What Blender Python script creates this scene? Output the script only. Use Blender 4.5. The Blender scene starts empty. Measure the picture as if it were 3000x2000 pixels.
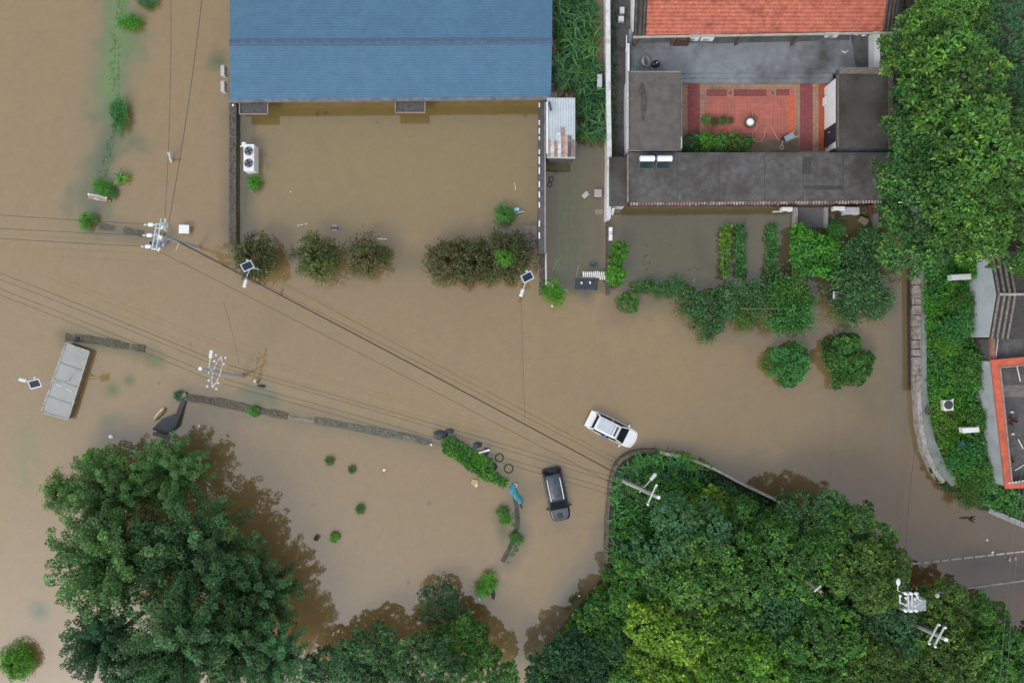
import bpy, math, random
import numpy as np
from mathutils import Vector, Matrix

# ---------------------------------------------------------------- camera, sky, sun, exposure
H = 60.0                       # drone height above the flood water, metres
PPM = 38.0                     # photograph pixels per metre at water level
scene = bpy.context.scene
C = scene.collection
cd = bpy.data.cameras.new('camera')
cam = bpy.data.objects.new('camera', cd); C.objects.link(cam)
cam.location = (0, 0, H); cam.rotation_euler = (0, 0, 0)
cd.sensor_width = 36.0; cd.lens = 36.0 * H / (3000.0 / PPM)
cd.clip_start = 0.5; cd.clip_end = 2000.0
scene.camera = cam

SUN_EL, SUN_AZ = 46.0, 215.0
w = bpy.data.worlds.new("World"); scene.world = w; w.use_nodes = True
nt = w.node_tree; bgn = nt.nodes['Background']
sky = nt.nodes.new('ShaderNodeTexSky'); sky.sky_type = 'NISHITA'; sky.sun_disc = False
sky.sun_elevation = math.radians(SUN_EL); sky.sun_rotation = math.radians(SUN_AZ)
sky.air_density = 1.0; sky.dust_density = 1.5; sky.ozone_density = 1.0
hs = nt.nodes.new('ShaderNodeHueSaturation'); hs.inputs['Saturation'].default_value = 0.22
nt.links.new(sky.outputs[0], hs.inputs['Color']); nt.links.new(hs.outputs[0], bgn.inputs['Color'])
bgn.inputs['Strength'].default_value = 0.15
sl = bpy.data.lights.new('sun', 'SUN'); sl.energy = 0.55; sl.angle = math.radians(20); sl.color = (1, .97, .92)
so = bpy.data.objects.new('sun', sl); C.objects.link(so)
az = math.radians(SUN_AZ); el = math.radians(SUN_EL)
sdir = Vector((math.sin(az) * math.cos(el), math.cos(az) * math.cos(el), math.sin(el)))
so.rotation_euler = sdir.to_track_quat('Z', 'Y').to_euler(); so.location = (0, 0, 80)
scene.view_settings.view_transform = 'Standard'; scene.view_settings.look = 'None'
scene.view_settings.exposure = 0.80; scene.view_settings.gamma = 1.0

# ---------------------------------------------------------------- helpers
rnd = random.Random(7)

def W(px, py, h=0.0):
    """point at height h seen at photograph pixel (px, py)"""
    k = (H - h) / H / PPM
    return Vector(((px - 1500) * k, (1000 - py) * k, h))

def S(d, h=0.0):
    return d / PPM * (H - h) / H

def _noise(nt, scale, detail=4.0, rough=.55, vec=None):
    n = nt.nodes.new('ShaderNodeTexNoise'); n.inputs['Scale'].default_value = scale
    n.inputs['Detail'].default_value = detail; n.inputs['Roughness'].default_value = rough
    if vec: nt.links.new(vec, n.inputs['Vector'])
    return n

MATS = {}
def M(name, col, rough=.65, var=.18, scale=2.0, col2=None, lo=.35, hi=.65, spec=.4, bump=0.0, bscale=25.0, metal=0.0,
      stain=None, sscale=.6, slo=.5, shi=.7, wave=None, tile=None):
    """procedural surface: base colour mottled by noise, optional large stains, optional bump / wave ribs"""
    if name in MATS: return MATS[name]
    m = bpy.data.materials.new(name); m.use_nodes = True
    nt = m.node_tree; b = nt.nodes['Principled BSDF']
    tc = nt.nodes.new('ShaderNodeTexCoord')
    n = _noise(nt, scale, 5, .6, tc.outputs['Object'])
    r = nt.nodes.new('ShaderNodeValToRGB')
    a = [c * (1 - var) for c in col]; z = [c * (1 + var) for c in col] if col2 is None else col2
    r.color_ramp.elements[0].position = lo; r.color_ramp.elements[1].position = hi
    r.color_ramp.elements[0].color = (*a, 1); r.color_ramp.elements[1].color = (*z, 1)
    nt.links.new(n.outputs['Fac'], r.inputs['Fac'])
    out = r.outputs['Color']
    if stain is not None:
        n2 = _noise(nt, sscale, 6, .65, tc.outputs['Object'])
        mr = nt.nodes.new('ShaderNodeMapRange'); mr.inputs[1].default_value = slo; mr.inputs[2].default_value = shi
        nt.links.new(n2.outputs['Fac'], mr.inputs[0])
        mx = nt.nodes.new('ShaderNodeMix'); mx.data_type = 'RGBA'
        nt.links.new(mr.outputs[0], mx.inputs['Factor']); nt.links.new(out, mx.inputs['A'])
        mx.inputs['B'].default_value = (*stain, 1); out = mx.outputs['Result']
    if tile:
        bt = nt.nodes.new('ShaderNodeTexBrick'); bt.inputs['Scale'].default_value = tile; bt.offset = 0.0
        bt.inputs['Color1'].default_value = (1, 1, 1, 1); bt.inputs['Color2'].default_value = (.86, .86, .86, 1); bt.inputs['Mortar'].default_value = (.66, .66, .66, 1)
        bt.inputs['Mortar Size'].default_value = .022; bt.inputs['Brick Width'].default_value = .5; bt.inputs['Row Height'].default_value = .5
        nt.links.new(tc.outputs['Object'], bt.inputs['Vector'])
        mx = nt.nodes.new('ShaderNodeMix'); mx.data_type = 'RGBA'; mx.blend_type = 'MULTIPLY'; mx.inputs['Factor'].default_value = 1.0
        nt.links.new(out, mx.inputs['A']); nt.links.new(bt.outputs['Color'], mx.inputs['B']); out = mx.outputs['Result']
    hgt = None
    if wave:
        axis, wsc, dark, wb = wave
        wv = nt.nodes.new('ShaderNodeTexWave'); wv.wave_type = 'BANDS'; wv.bands_direction = axis
        wv.inputs['Scale'].default_value = wsc; wv.inputs['Distortion'].default_value = .6
        wv.inputs['Detail'].default_value = 2; wv.inputs['Detail Scale'].default_value = 3
        nt.links.new(tc.outputs['Object'], wv.inputs['Vector'])
        mr = nt.nodes.new('ShaderNodeMapRange'); mr.inputs[3].default_value = dark; mr.inputs[4].default_value = 1.0
        nt.links.new(wv.outputs['Fac'], mr.inputs[0])
        mx = nt.nodes.new('ShaderNodeMix'); mx.data_type = 'RGBA'; mx.blend_type = 'MULTIPLY'
        mx.inputs['Factor'].default_value = 1.0
        nt.links.new(out, mx.inputs['A']); nt.links.new(mr.outputs[0], mx.inputs['B']); out = mx.outputs['Result']
        bm = nt.nodes.new('ShaderNodeBump'); bm.inputs['Strength'].default_value = wb; bm.inputs['Distance'].default_value = .05
        nt.links.new(wv.outputs['Fac'], bm.inputs['Height']); hgt = bm.outputs['Normal']
    if bump:
        n3 = _noise(nt, bscale, 4, .6, tc.outputs['Object'])
        bm = nt.nodes.new('ShaderNodeBump'); bm.inputs['Strength'].default_value = bump; bm.inputs['Distance'].default_value = .04
        nt.links.new(n3.outputs['Fac'], bm.inputs['Height'])
        if hgt: nt.links.new(hgt, bm.inputs['Normal'])
        hgt = bm.outputs['Normal']
    if hgt: nt.links.new(hgt, b.inputs['Normal'])
    nt.links.new(out, b.inputs['Base Color'])
    b.inputs['Roughness'].default_value = rough; b.inputs['Metallic'].default_value = metal
    b.inputs['Specular IOR Level'].default_value = spec
    MATS[name] = m
    return m

class MB:
    """collects shapes (world or local metres) and links them as ONE mesh object"""
    def __init__(s): s.v = []; s.f = []; s.mi = []; s.cur = 0
    def mat(s, i): s.cur = i; return s
    def add(s, vs, fs):
        o = len(s.v); s.v += [Vector(p) for p in vs]
        for f in fs: s.f.append([o + i for i in f]); s.mi.append(s.cur)
        return s
    def box(s, c, d, rz=0.0, rx=0.0, ry=0.0, taper=1.0):
        m = Matrix.Rotation(rz, 3, 'Z') @ Matrix.Rotation(ry, 3, 'Y') @ Matrix.Rotation(rx, 3, 'X')
        x, y, z = d[0] / 2, d[1] / 2, d[2] / 2; c = Vector(c); t = taper
        vs = [(-x, -y, -z), (x, -y, -z), (x, y, -z), (-x, y, -z), (-x * t, -y * t, z), (x * t, -y * t, z), (x * t, y * t, z), (-x * t, y * t, z)]
        return s.add([c + m @ Vector(p) for p in vs], [(3, 2, 1, 0), (4, 5, 6, 7), (0, 1, 5, 4), (1, 2, 6, 5), (2, 3, 7, 6), (3, 0, 4, 7)])
    def prism(s, top, z0, bottom=None):
        """top: list of 3-D points (any heights) ; walls drop to z0 (vertical, or to the given lower outline)"""
        n = len(top); top = [Vector(p) for p in top]
        area = sum(top[i].x * top[(i + 1) % n].y - top[(i + 1) % n].x * top[i].y for i in range(n))
        if area < 0: top.reverse()
        lo = [Vector((p.x, p.y, z0)) for p in top]
        fs = [tuple(n + i for i in range(n)), tuple(reversed(range(n)))]
        fs += [(i, (i + 1) % n, n + (i + 1) % n, n + i) for i in range(n)]
        return s.add(lo + top, fs)
    def slab(s, top, th):
        """sheet of thickness th under the given top outline (follows its heights)"""
        n = len(top); top = [Vector(p) for p in top]
        area = sum(top[i].x * top[(i + 1) % n].y - top[(i + 1) % n].x * top[i].y for i in range(n))
        if area < 0: top.reverse()
        lo = [p - Vector((0, 0, th)) for p in top]
        fs = [tuple(n + i for i in range(n)), tuple(reversed(range(n)))]
        fs += [(i, (i + 1) % n, n + (i + 1) % n, n + i) for i in range(n)]
        return s.add(lo + top, fs)
    def tube(s, pts, r, seg=8, r1=None, cap=True):
        pts = [Vector(p) for p in pts]; n = len(pts); vs = []
        for i, p in enumerate(pts):
            d = (pts[min(i + 1, n - 1)] - pts[max(i - 1, 0)]).normalized()
            a = Vector((0, 0, 1)) if abs(d.z) < .9 else Vector((1, 0, 0))
            u = d.cross(a).normalized(); v = d.cross(u)
            rr = r if r1 is None else r + (r1 - r) * i / max(1, n - 1)
            vs += [p + (u * math.cos(2 * math.pi * k / seg) + v * math.sin(2 * math.pi * k / seg)) * rr for k in range(seg)]
        fs = [(i * seg + k, i * seg + (k + 1) % seg, (i + 1) * seg + (k + 1) % seg, (i + 1) * seg + k) for i in range(n - 1) for k in range(seg)]
        if cap: fs += [tuple(range(seg)), tuple(reversed(range((n - 1) * seg, n * seg)))]
        return s.add(vs, fs)
    def lathe(s, c, prof, seg=20):
        """prof: (radius, z) pairs"""
        c = Vector(c); vs = []
        for r, z in prof: vs += [c + Vector((r * math.cos(2 * math.pi * k / seg), r * math.sin(2 * math.pi * k / seg), z)) for k in range(seg)]
        n = len(prof)
        fs = [(i * seg + k, i * seg + (k + 1) % seg, (i + 1) * seg + (k + 1) % seg, (i + 1) * seg + k) for i in range(n - 1) for k in range(seg)]
        fs += [tuple(reversed(range(seg))), tuple(range((n - 1) * seg, n * seg))]
        return s.add(vs, fs)
    def ring(s, c, R, r, seg=22, rs=8, sz=1.0, tilt=0.0):
        c = Vector(c); vs = []; m = Matrix.Rotation(tilt, 3, 'X')
        for i in range(seg):
            a = 2 * math.pi * i / seg
            for k in range(rs):
                b = 2 * math.pi * k / rs
                vs.append(c + m @ Vector(((R + r * math.cos(b)) * math.cos(a), (R + r * math.cos(b)) * math.sin(a), r * math.sin(b) * sz)))
        fs = [(i * rs + k, ((i + 1) % seg) * rs + k, ((i + 1) % seg) * rs + (k + 1) % rs, i * rs + (k + 1) % rs) for i in range(seg) for k in range(rs)]
        return s.add(vs, fs)
    def blob(s, c, d, seed=0, jit=.15, rz=0):
        """lumpy rounded body"""
        rr = random.Random(seed); c = Vector(c); nu, nv = 12, 7; vs = []
        m = Matrix.Rotation(rz, 3, 'Z')
        for j in range(nv + 1):
            t = math.pi * j / nv
            for i in range(nu):
                a = 2 * math.pi * i / nu; q = 1 + rr.uniform(-jit, jit)
                vs.append(c + m @ Vector((d[0] / 2 * math.sin(t) * math.cos(a) * q, d[1] / 2 * math.sin(t) * math.sin(a) * q, d[2] / 2 * math.cos(t))))
        fs = [(j * nu + i, (j + 1) * nu + i, (j + 1) * nu + (i + 1) % nu, j * nu + (i + 1) % nu) for j in range(nv) for i in range(nu)]
        return s.add(vs, fs)
    def build(s, name, mats, parent=None, world=False, smooth=False, bevel=0.0):
        if not isinstance(mats, (list, tuple)): mats = [mats]
        if parent is not None: off = parent.location.copy() if world else Vector()
        else:
            xs = [p.x for p in s.v]; ys = [p.y for p in s.v]; zs = [p.z for p in s.v]
            off = Vector(((min(xs) + max(xs)) / 2, (min(ys) + max(ys)) / 2, min(zs)))
        me = bpy.data.meshes.new(name)
        me.from_pydata([tuple(p - off) for p in s.v], [], s.f)
        for m in mats: me.materials.append(m)
        for p, i in zip(me.polygons, s.mi): p.material_index = i; p.use_smooth = smooth
        me.update()
        o = bpy.data.objects.new(name, me); C.objects.link(o)
        if parent is not None: o.parent = parent
        else: o.location = off
        if bevel:
            b = o.modifiers.new('bevel', 'BEVEL'); b.width = bevel; b.segments = 2; b.limit_method = 'ANGLE'
        return o

def tag(o, label=None, cat=None, group=None, kind=None):
    if label: o['label'] = label
    if cat: o['category'] = cat
    if group: o['group'] = group
    if kind: o['kind'] = kind
    return o

def thing(name, label, cat, loc, rz=0.0, group=None):
    o = bpy.data.objects.new(name, None); C.objects.link(o); o.empty_display_size = .3
    o.location = loc; o.rotation_euler = (0, 0, rz)
    return tag(o, label, cat, group)

def dup(root, loc, rz=0.0, label=None, group=None, sc=None, color=None):
    def cp(o, par):
        c = o.copy(); C.objects.link(c)
        if par is not None: c.parent = par
        if color is not None and c.type == 'MESH': c.color = color
        for ch in KIDS.get(o.name, []): cp(ch, c)
        return c
    KIDS = {}
    def walk(o):
        KIDS[o.name] = list(o.children)
        for ch in o.children: walk(ch)
    walk(root)
    r = cp(root, None); r.location = loc; r.rotation_euler = (0, 0, rz)
    if sc is not None: r.scale = sc if isinstance(sc, tuple) else (sc, sc, sc)
    if label: r['label'] = label
    if group: r['group'] = group
    return r

# ---------------------------------------------------------------- materials
def lin(r, g, b):
    f = lambda c: (c / 12.92 if c <= .04045 else ((c + .055) / 1.055) ** 2.4)
    return (f(r / 255), f(g / 255), f(b / 255))

m_conc = M('weathered concrete', (.16, .155, .15), .8, .25, 3, bump=.3, stain=(.07, .072, .068), sscale=.8)
m_dconc = M('dark wet concrete', (.075, .072, .07), .7, .3, 4, bump=.3, stain=(.035, .033, .03), sscale=1.2)
m_wallt = M('mossy wall top', (.085, .075, .066), .85, .45, 5, bump=.5, bscale=12, stain=(.15, .135, .12), sscale=2.5, slo=.55, shi=.75)
m_white = M('white paint', (.72, .73, .74), .5, .06, 3, stain=(.5, .5, .5), sscale=1.5, slo=.6, shi=.8)
m_white2 = M('grimy white wall', (.55, .57, .6), .7, .08, 2, stain=(.3, .31, .31), sscale=1.1, slo=.55, shi=.8)
m_galv = M('galvanised steel', (.5, .53, .54), .45, .12, 6, spec=.5)
m_black = M('black plastic', (.015, .016, .018), .45, .2, 5)
m_wire = M('wire', (.03, .028, .026), .6, .1, 5)
m_glass = M('dark glass', (.012, .02, .022), .08, .1, 3, spec=.6)
m_soil = M('dark soil', (.045, .036, .024), .95, .4, 1.5, bump=.4, stain=(.03, .05, .018), sscale=.5)
m_bark = M('bark', (.09, .07, .05), .9, .35, 6, bump=.5)
m_rub = M('rubber', (.022, .022, .024), .75, .3, 8)
m_brick = M('muddy brick', (.2, .13, .08), .85, .25, 7, bump=.3, stain=(.1, .07, .04), sscale=.8)
m_rust = M('rusty sheet', (.22, .14, .1), .7, .4, 6, stain=(.4, .36, .33), sscale=2)

# ---------------------------------------------------------------- foliage
def leaf_mat():
    m = bpy.data.materials.new('leaves'); m.use_nodes = True
    nt = m.node_tree; b = nt.nodes['Principled BSDF']
    oi = nt.nodes.new('ShaderNodeObjectInfo'); at = nt.nodes.new('ShaderNodeAttribute'); at.attribute_name = 'Col'
    mx = nt.nodes.new('ShaderNodeMix'); mx.data_type = 'RGBA'; mx.blend_type = 'MULTIPLY'; mx.inputs['Factor'].default_value = 1
    nt.links.new(oi.outputs['Color'], mx.inputs['A']); nt.links.new(at.outputs['Color'], mx.inputs['B'])
    nt.links.new(mx.outputs['Result'], b.inputs['Base Color'])
    b.inputs['Roughness'].default_value = .45; b.inputs['Specular IOR Level'].default_value = .36
    tr = nt.nodes.new('ShaderNodeBsdfTranslucent'); nt.links.new(mx.outputs['Result'], tr.inputs['Color'])
    ms = nt.nodes.new('ShaderNodeMixShader'); ms.inputs[0].default_value = .28
    nt.links.new(b.outputs[0], ms.inputs[1]); nt.links.new(tr.outputs[0], ms.inputs[2])
    nt.links.new(ms.outputs[0], nt.nodes['Material Output'].inputs['Surface'])
    return m
m_leaf = leaf_mat()

def quads_mesh(name, V, col):
    """V (n,4,3) quads, col (n,3)"""
    n = len(V); me = bpy.data.meshes.new(name)
    me.vertices.add(4 * n); me.vertices.foreach_set('co', V.astype(np.float32).ravel())
    me.loops.add(4 * n); me.loops.foreach_set('vertex_index', np.arange(4 * n, dtype=np.int32))
    me.polygons.add(n); me.polygons.foreach_set('loop_start', np.arange(n, dtype=np.int32) * 4)
    me.update(calc_edges=True)
    a = me.color_attributes.new('Col', 'FLOAT_COLOR', 'POINT')
    cc = np.ones((n, 4, 4), np.float32); cc[:, :, :3] = col[:, None, :]
    a.data.foreach_set('color', cc.ravel())
    me.materials.append(m_leaf); me.validate()
    return me

def unit(a): return a / np.maximum(np.linalg.norm(a, axis=-1, keepdims=True), 1e-6)

def leaves(P, D, L, Wd, rg, droop=.15, fold=.1, tilt=.6):
    up = np.array([0, 0, 1.0]) + rg.normal(0, tilt, (len(P), 3))
    wv = unit(np.cross(D, up)); nv = np.cross(wv, D)
    L = L[:, None]; Wd = Wd[:, None]
    b = P; l = P + D * L * .5 + wv * Wd * .5 + nv * L * fold; r = P + D * L * .5 - wv * Wd * .5 + nv * L * fold
    t = P + D * L; t = t - np.array([0, 0, 1.0]) * L * droop
    return np.stack([b, r, t, l], 1)

def rosettes(P, N, k, rg, L, Wd, colr, flat=.55, jit=.25, droop=.15):
    """k leaves round every point P with outward normal N"""
    n = len(P); P2 = np.repeat(P, k, 0); N2 = np.repeat(N, k, 0)
    D = unit(rg.normal(0, 1, (n * k, 3)) + N2 * rg.uniform(.1, 1.4, (n * k, 1)) * (1 - flat + .4))
    D = unit(D * np.array([1, 1, .5]))
    Ls = L * rg.uniform(.6, 1.25, n * k); Ws = Wd * rg.uniform(.7, 1.3, n * k)
    V = leaves(P2 + D * (L * .12), D, Ls, Ws, rg, droop)
    c = np.repeat(colr, k, 0) * rg.uniform(1 - jit, 1 + jit, (n * k, 1))
    return V, c

def tone(n, rg, lo=.65, hi=1.35, yellow=0.0):
    """per-cluster colour factor: light and dark clumps, some yellowish young shoots"""
    t = rg.uniform(lo, hi, (n, 1)); c = np.repeat(t, 3, 1)
    c[:, 0] *= rg.uniform(.85, 1.2, n); c[:, 2] *= rg.uniform(.8, 1.2, n)
    y = rg.random(n) < yellow
    c[y] *= np.array([1.9, 1.5, .9])
    return c

def lobed(R, rg, nl=11, flat=.75, outer=9):
    lob = [(np.array([rg.uniform(-.1, .1) * R, rg.uniform(-.1, .1) * R, .36 * R * flat]), .36 * R)]
    for i in range(nl):
        a = i * 2.39996 + rg.uniform(-.35, .35); q = (.3 + .52 * math.sqrt((i + .5) / nl)) * R * rg.uniform(.9, 1.08)
        z = .42 * (1 - (q / R) ** 2) + rg.uniform(-.22, .16)
        lob.append((np.array([q * math.cos(a), q * math.sin(a), z * R * flat]), rg.uniform(.19, .33) * R))
    for i in range(outer):
        a = rg.uniform(0, 6.28); q = rg.uniform(.82, 1.02) * R
        lob.append((np.array([q * math.cos(a), q * math.sin(a), rg.uniform(-.32, .02) * R * flat]), rg.uniform(.10, .19) * R))
    return lob

def on_lobes(lob, spacing, rg, zmin=-.35, shell=(.78, 1.06)):
    P, N, I = [], [], []
    for i, (c, r) in enumerate(lob):
        n = max(4, int(2 * math.pi * r * r * 1.3 / spacing ** 2))
        d = unit(rg.normal(0, 1, (n * 2, 3))); d = d[d[:, 2] > zmin][:n]
        p = c + d * r * rg.uniform(*shell, (len(d), 1))
        keep = np.ones(len(d), bool)
        for j, (c2, r2) in enumerate(lob):
            if j != i: keep &= np.linalg.norm(p - c2, axis=1) > r2 * .66
        P.append(p[keep]); N.append(d[keep]); I.append(np.full(keep.sum(), i))
    return np.concatenate(P), np.concatenate(N), np.concatenate(I)

def crown_broad(R, seed, leaf=.27, lw=.14, spacing=.36, k=10, yellow=.08, nl=19):
    rg = np.random.default_rng(seed); lob = lobed(R, rg, nl)
    P, N, I = on_lobes(lob, spacing, rg)
    lt = rg.uniform(.68, 1.32, len(lob))[I][:, None]
    col = tone(len(P), rg, .62, 1.38, yellow) * lt
    V, c = rosettes(P, unit(N + np.array([0, 0, .6])), k, rg, leaf, lw, col)
    ins = [(cc, r * .72) for cc, r in lob]; P2, N2, _ = on_lobes(ins, spacing * 1.5, rg)
    V2, c2 = rosettes(P2, N2, 6, rg, leaf, lw * 1.4, tone(len(P2), rg, .7, 1.1))
    return quads_mesh('crown', np.concatenate([V, V2]), np.concatenate([c, c2])), lob

def crown_poplar(R, seed, nb=60):
    rg = np.random.default_rng(seed); P, N, L = [], [], []; lob = []
    for i in range(nb):
        a = i * 2.39996 + rg.uniform(-.2, .2); e = 1 - (i + .5) / nb
        reach = R * (.3 + .72 * math.sqrt(1 - e)) * rg.uniform(.8, 1.08)
        zt = R * (.95 * e ** .8 - .15) + rg.uniform(-.1, .1) * R
        m = 5 + int(reach / R * 5); ts = np.linspace(.28, 1, m)
        br = rg.uniform(.6, 1.5)
        for t in ts:
            q = reach * t; aa = a + rg.normal(0, .06)
            c = np.array([q * math.cos(aa), q * math.sin(aa), -.45 * R + (zt + .45 * R) * t ** .7 - .1 * R * t * t])
            rr = rg.uniform(.26, .5) * R / 4.5 * (1.15 - .55 * t); lob.append((c, rr * 2))
            n = int(84 * (rr / .36) ** 2 + 16); d = unit(rg.normal(0, 1, (n, 3)) + np.array([0, 0, .35]))
            P.append(c + d * rr * rg.uniform(.45, 1.15, (n, 1)) * np.array([1, 1, .8])); N.append(d)
            tn = br * rg.uniform(.75, 1.2); cc = np.ones((n, 3)) * tn * rg.uniform(.8, 1.2, (n, 1)); cc[:, 0] *= rg.uniform(.85, 1.25)
            L.append(cc)
    P = np.concatenate(P); N = np.concatenate(N); col = np.concatenate(L)
    D = unit(N + rg.normal(0, .6, P.shape)); n = len(P)
    V = leaves(P, D, rg.uniform(.10, .20, n), rg.uniform(.08, .15, n), rg, .3)
    return quads_mesh('crown', V, col), lob[::9]

def crown_fine(R, seed, leaf=.17, lw=.085):
    rg = np.random.default_rng(seed); lob = lobed(R, rg, 14, .7, 12)
    P, N, I = on_lobes(lob, .27, rg, -.2, (.7, 1.1))
    col = tone(len(P), rg, .8, 1.2) * rg.uniform(.85, 1.15, len(lob))[I][:, None]
    V, c = rosettes(P, unit(N + np.array([0, 0, .3])), 9, rg, leaf, lw, col, .3, .2, .2)
    return quads_mesh('crown', V, c), lob

def crown_sparse(R, seed, nb=84, dens=70):
    rg = np.random.default_rng(seed); Vs, cs = [], []; lob = []
    for i in range(nb):
        a = i * 2.39996 + rg.uniform(-.3, .3); e = (i + .5) / nb
        reach = R * rg.uniform(.55, 1.1) * (.25 + .8 * math.sqrt(e)); zt = R * (.75 * (1 - e) + .05)
        n = int(dens * (.5 + reach / R * .8)); t = rg.uniform(.15, 1, n) ** .8
        q = reach * t; aa = a + rg.normal(0, .13, n)
        c = np.stack([q * np.cos(aa), q * np.sin(aa), zt * np.sin(t * 1.9) * .8 + rg.normal(0, .07, n) * R - .25 * R * t ** 3], 1)
        D = unit(np.stack([np.cos(aa), np.sin(aa), np.full(n, -.15)], 1) + rg.normal(0, .65, (n, 3)))
        Vs.append(leaves(c, D, rg.uniform(.12, .26, n), rg.uniform(.06, .12, n), rg, .3))
        tn = rg.uniform(.6, 1.35); g = rg.uniform(.8, 1.3)
        cc = np.ones((n, 3)) * tn * rg.uniform(.7, 1.3, (n, 1)); cc[:, 1] *= g; cs.append(cc)
        lob.append((np.array([reach * .6 * math.cos(a), reach * .6 * math.sin(a), zt * .5]), .2))
    return quads_mesh('crown', np.concatenate(Vs), np.concatenate(cs)), lob[::6]

def crown_bush(R, seed, leaf=.17, lw=.09, yellow=.08, flat=.8):
    rg = np.random.default_rng(seed)
    lob = [(np.array([0, 0, .2 * R]), .72 * R)]
    for i in range(10):
        a = rg.uniform(0, 6.28); q = rg.uniform(.45, .8) * R
        lob.append((np.array([q * math.cos(a), q * math.sin(a), rg.uniform(-.1, .35) * R * flat]), rg.uniform(.2, .36) * R))
    P, N, I = on_lobes(lob, .2, rg, -.3)
    col = tone(len(P), rg, .7, 1.3, yellow) * rg.uniform(.8, 1.2, len(lob))[I][:, None]
    V, c = rosettes(P, unit(N + np.array([0, 0, .5])), 8, rg, leaf, lw, col)
    return quads_mesh('foliage', V, c), lob

def crown_loose(R, seed, n_sp=46):
    """ragged shrub: upright and leaning sprays of leaves, gaps between them"""
    rg = np.random.default_rng(seed); Vs, cs = [], []; lob = []
    el = rg.uniform(.75, 1.25); rot = rg.uniform(0, 3.14)
    for i in range(n_sp):
        a = rg.uniform(0, 6.28); q = R * math.sqrt(rg.uniform(.0, 1.0)) * rg.uniform(.75, 1.12)
        e = np.array([q * math.cos(a) * el, q * math.sin(a) / el, R * (.55 * (1 - (q / R) ** 2) + rg.uniform(-.25, .3))])
        ca, sa = math.cos(rot), math.sin(rot); e = np.array([e[0] * ca - e[1] * sa, e[0] * sa + e[1] * ca, e[2]])
        n = int(rg.uniform(50, 120)); t = rg.uniform(.45, 1.05, n)[:, None]; wd = rg.uniform(.10, .2) * R
        P = e * np.array([1, 1, 1]) * t + rg.normal(0, 1, (n, 3)) * wd * np.array([1, 1, .7])
        out = unit(P + np.array([0, 0, .25 * R])); D = unit(out + rg.normal(0, .75, (n, 3)))
        Vs.append(leaves(P, D, rg.uniform(.09, .19, n) * R ** .3, rg.uniform(.05, .10, n) * R ** .3, rg, .25))
        tn = rg.uniform(.6, 1.45); cc = np.ones((n, 3)) * tn * rg.uniform(.75, 1.25, (n, 1)); cc[:, 0] *= rg.uniform(.8, 1.35); cs.append(cc)
        lob.append((e * .8, .1))
    return quads_mesh('crown', np.concatenate(Vs), np.concatenate(cs)), lob[::5]

CR = {}
for i in range(4): CR['loose', i] = crown_loose(1.5, 151 + i)
for i in range(3): CR['broad', i] = crown_broad(4.0, 11 + i)
for i in range(2): CR['maple', i] = crown_broad(4.0, 31 + i, .44, .17, .52, 8, .12, 17)
for i in range(3): CR['poplar', i] = crown_poplar(4.5, 51 + i)
for i in range(2): CR['fine', i] = crown_fine(3.2, 71 + i)
for i in range(3): CR['sparse', i] = crown_sparse(2.2, 91 + i)
for i in range(3): CR['bush', i] = crown_bush(1.0, 111 + i)
for i in range(2): CR['dense', i] = crown_broad(1.9, 131 + i, .17, .09, .19, 9, .04, 16)
BASE_R = dict(loose=1.5, broad=4.0, maple=4.0, poplar=4.5, fine=3.2, sparse=2.2, bush=1.0, dense=1.9)

PAL = dict(bright=(.115, .30, .030), lime=(.165, .320, .030), mid=(.074, .215, .040), deep=(.036, .122, .046),
           teal=(.066, .190, .074), olive=(.092, .190, .036), brown=(.088, .098, .034), mud=(.115, .108, .040), fresh=(.085, .30, .030),
           poplar=(.098, .235, .064), dim=(.074, .188, .066), bean=(.062, .235, .055), pale=(.24, .33, .17), leafy=(.062, .180, .046), shoot=(.084, .215, .040), hazel=(.10, .135, .036))

_n = [0]
def tree(px, py, Rpx, h, kind, colr, label, name='tree', cat='tree', group='trees', ground=0.0, squash=1.0, lean=None):
    """tree whose crown shows at (px, py) with radius Rpx; h = height of its top above the water"""
    _n[0] += 1; v = _n[0]
    nv = len([k for k in CR if k[0] == kind]); me, lob = CR[kind, v % nv]
    Rm = Rpx / PPM * (H - h * .75) / H; k = Rm / BASE_R[kind]; hc = max(h - Rm * .62 * squash, ground + .25)
    c = W(px, py, hc)
    t = thing(name, label, cat, (c.x, c.y, ground), 0, group)
    rz = rnd.uniform(0, 6.28)
    co = bpy.data.objects.new('crown', me); C.objects.link(co); co.parent = t
    co.location = (0, 0, hc - ground); co.rotation_euler = (0, 0, rz); co.scale = (k, k, k * squash)
    q = rnd.uniform(.92, 1.08); co.color = (*[x * q for x in PAL[colr]], 1)
    mb = MB(); zc = hc - ground; tr = max(.03, Rm * .055)
    mb.tube([(0, 0, -1.0), (.04 * Rm, 0, zc * .5), (0, .03 * Rm, zc * .95)], tr * 1.3, 8, tr * .5)
    m = Matrix.Rotation(rz, 3, 'Z')
    for cc, r in lob[:12]:
        e = m @ Vector((cc[0] * k, cc[1] * k, cc[2] * k * squash)) * .85
        s0 = Vector((0, 0, zc * rnd.uniform(.5, .8))); e = Vector((e.x, e.y, e.z + zc))
        mb.tube([s0, s0.lerp(e, .5) + Vector((0, 0, -.06 * Rm)), e], tr * .42, 6, tr * .1)
    mb.build('trunk', m_bark, t)
    return t

def shrub(px, py, Rpx, h, colr, label, name='shrub', cat='shrub', group=None, ground=0.0, kind='bush', sq=None):
    return tree(px, py, Rpx, h, kind, colr, label, name, cat, group, ground, sq if sq else 1.0)

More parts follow.
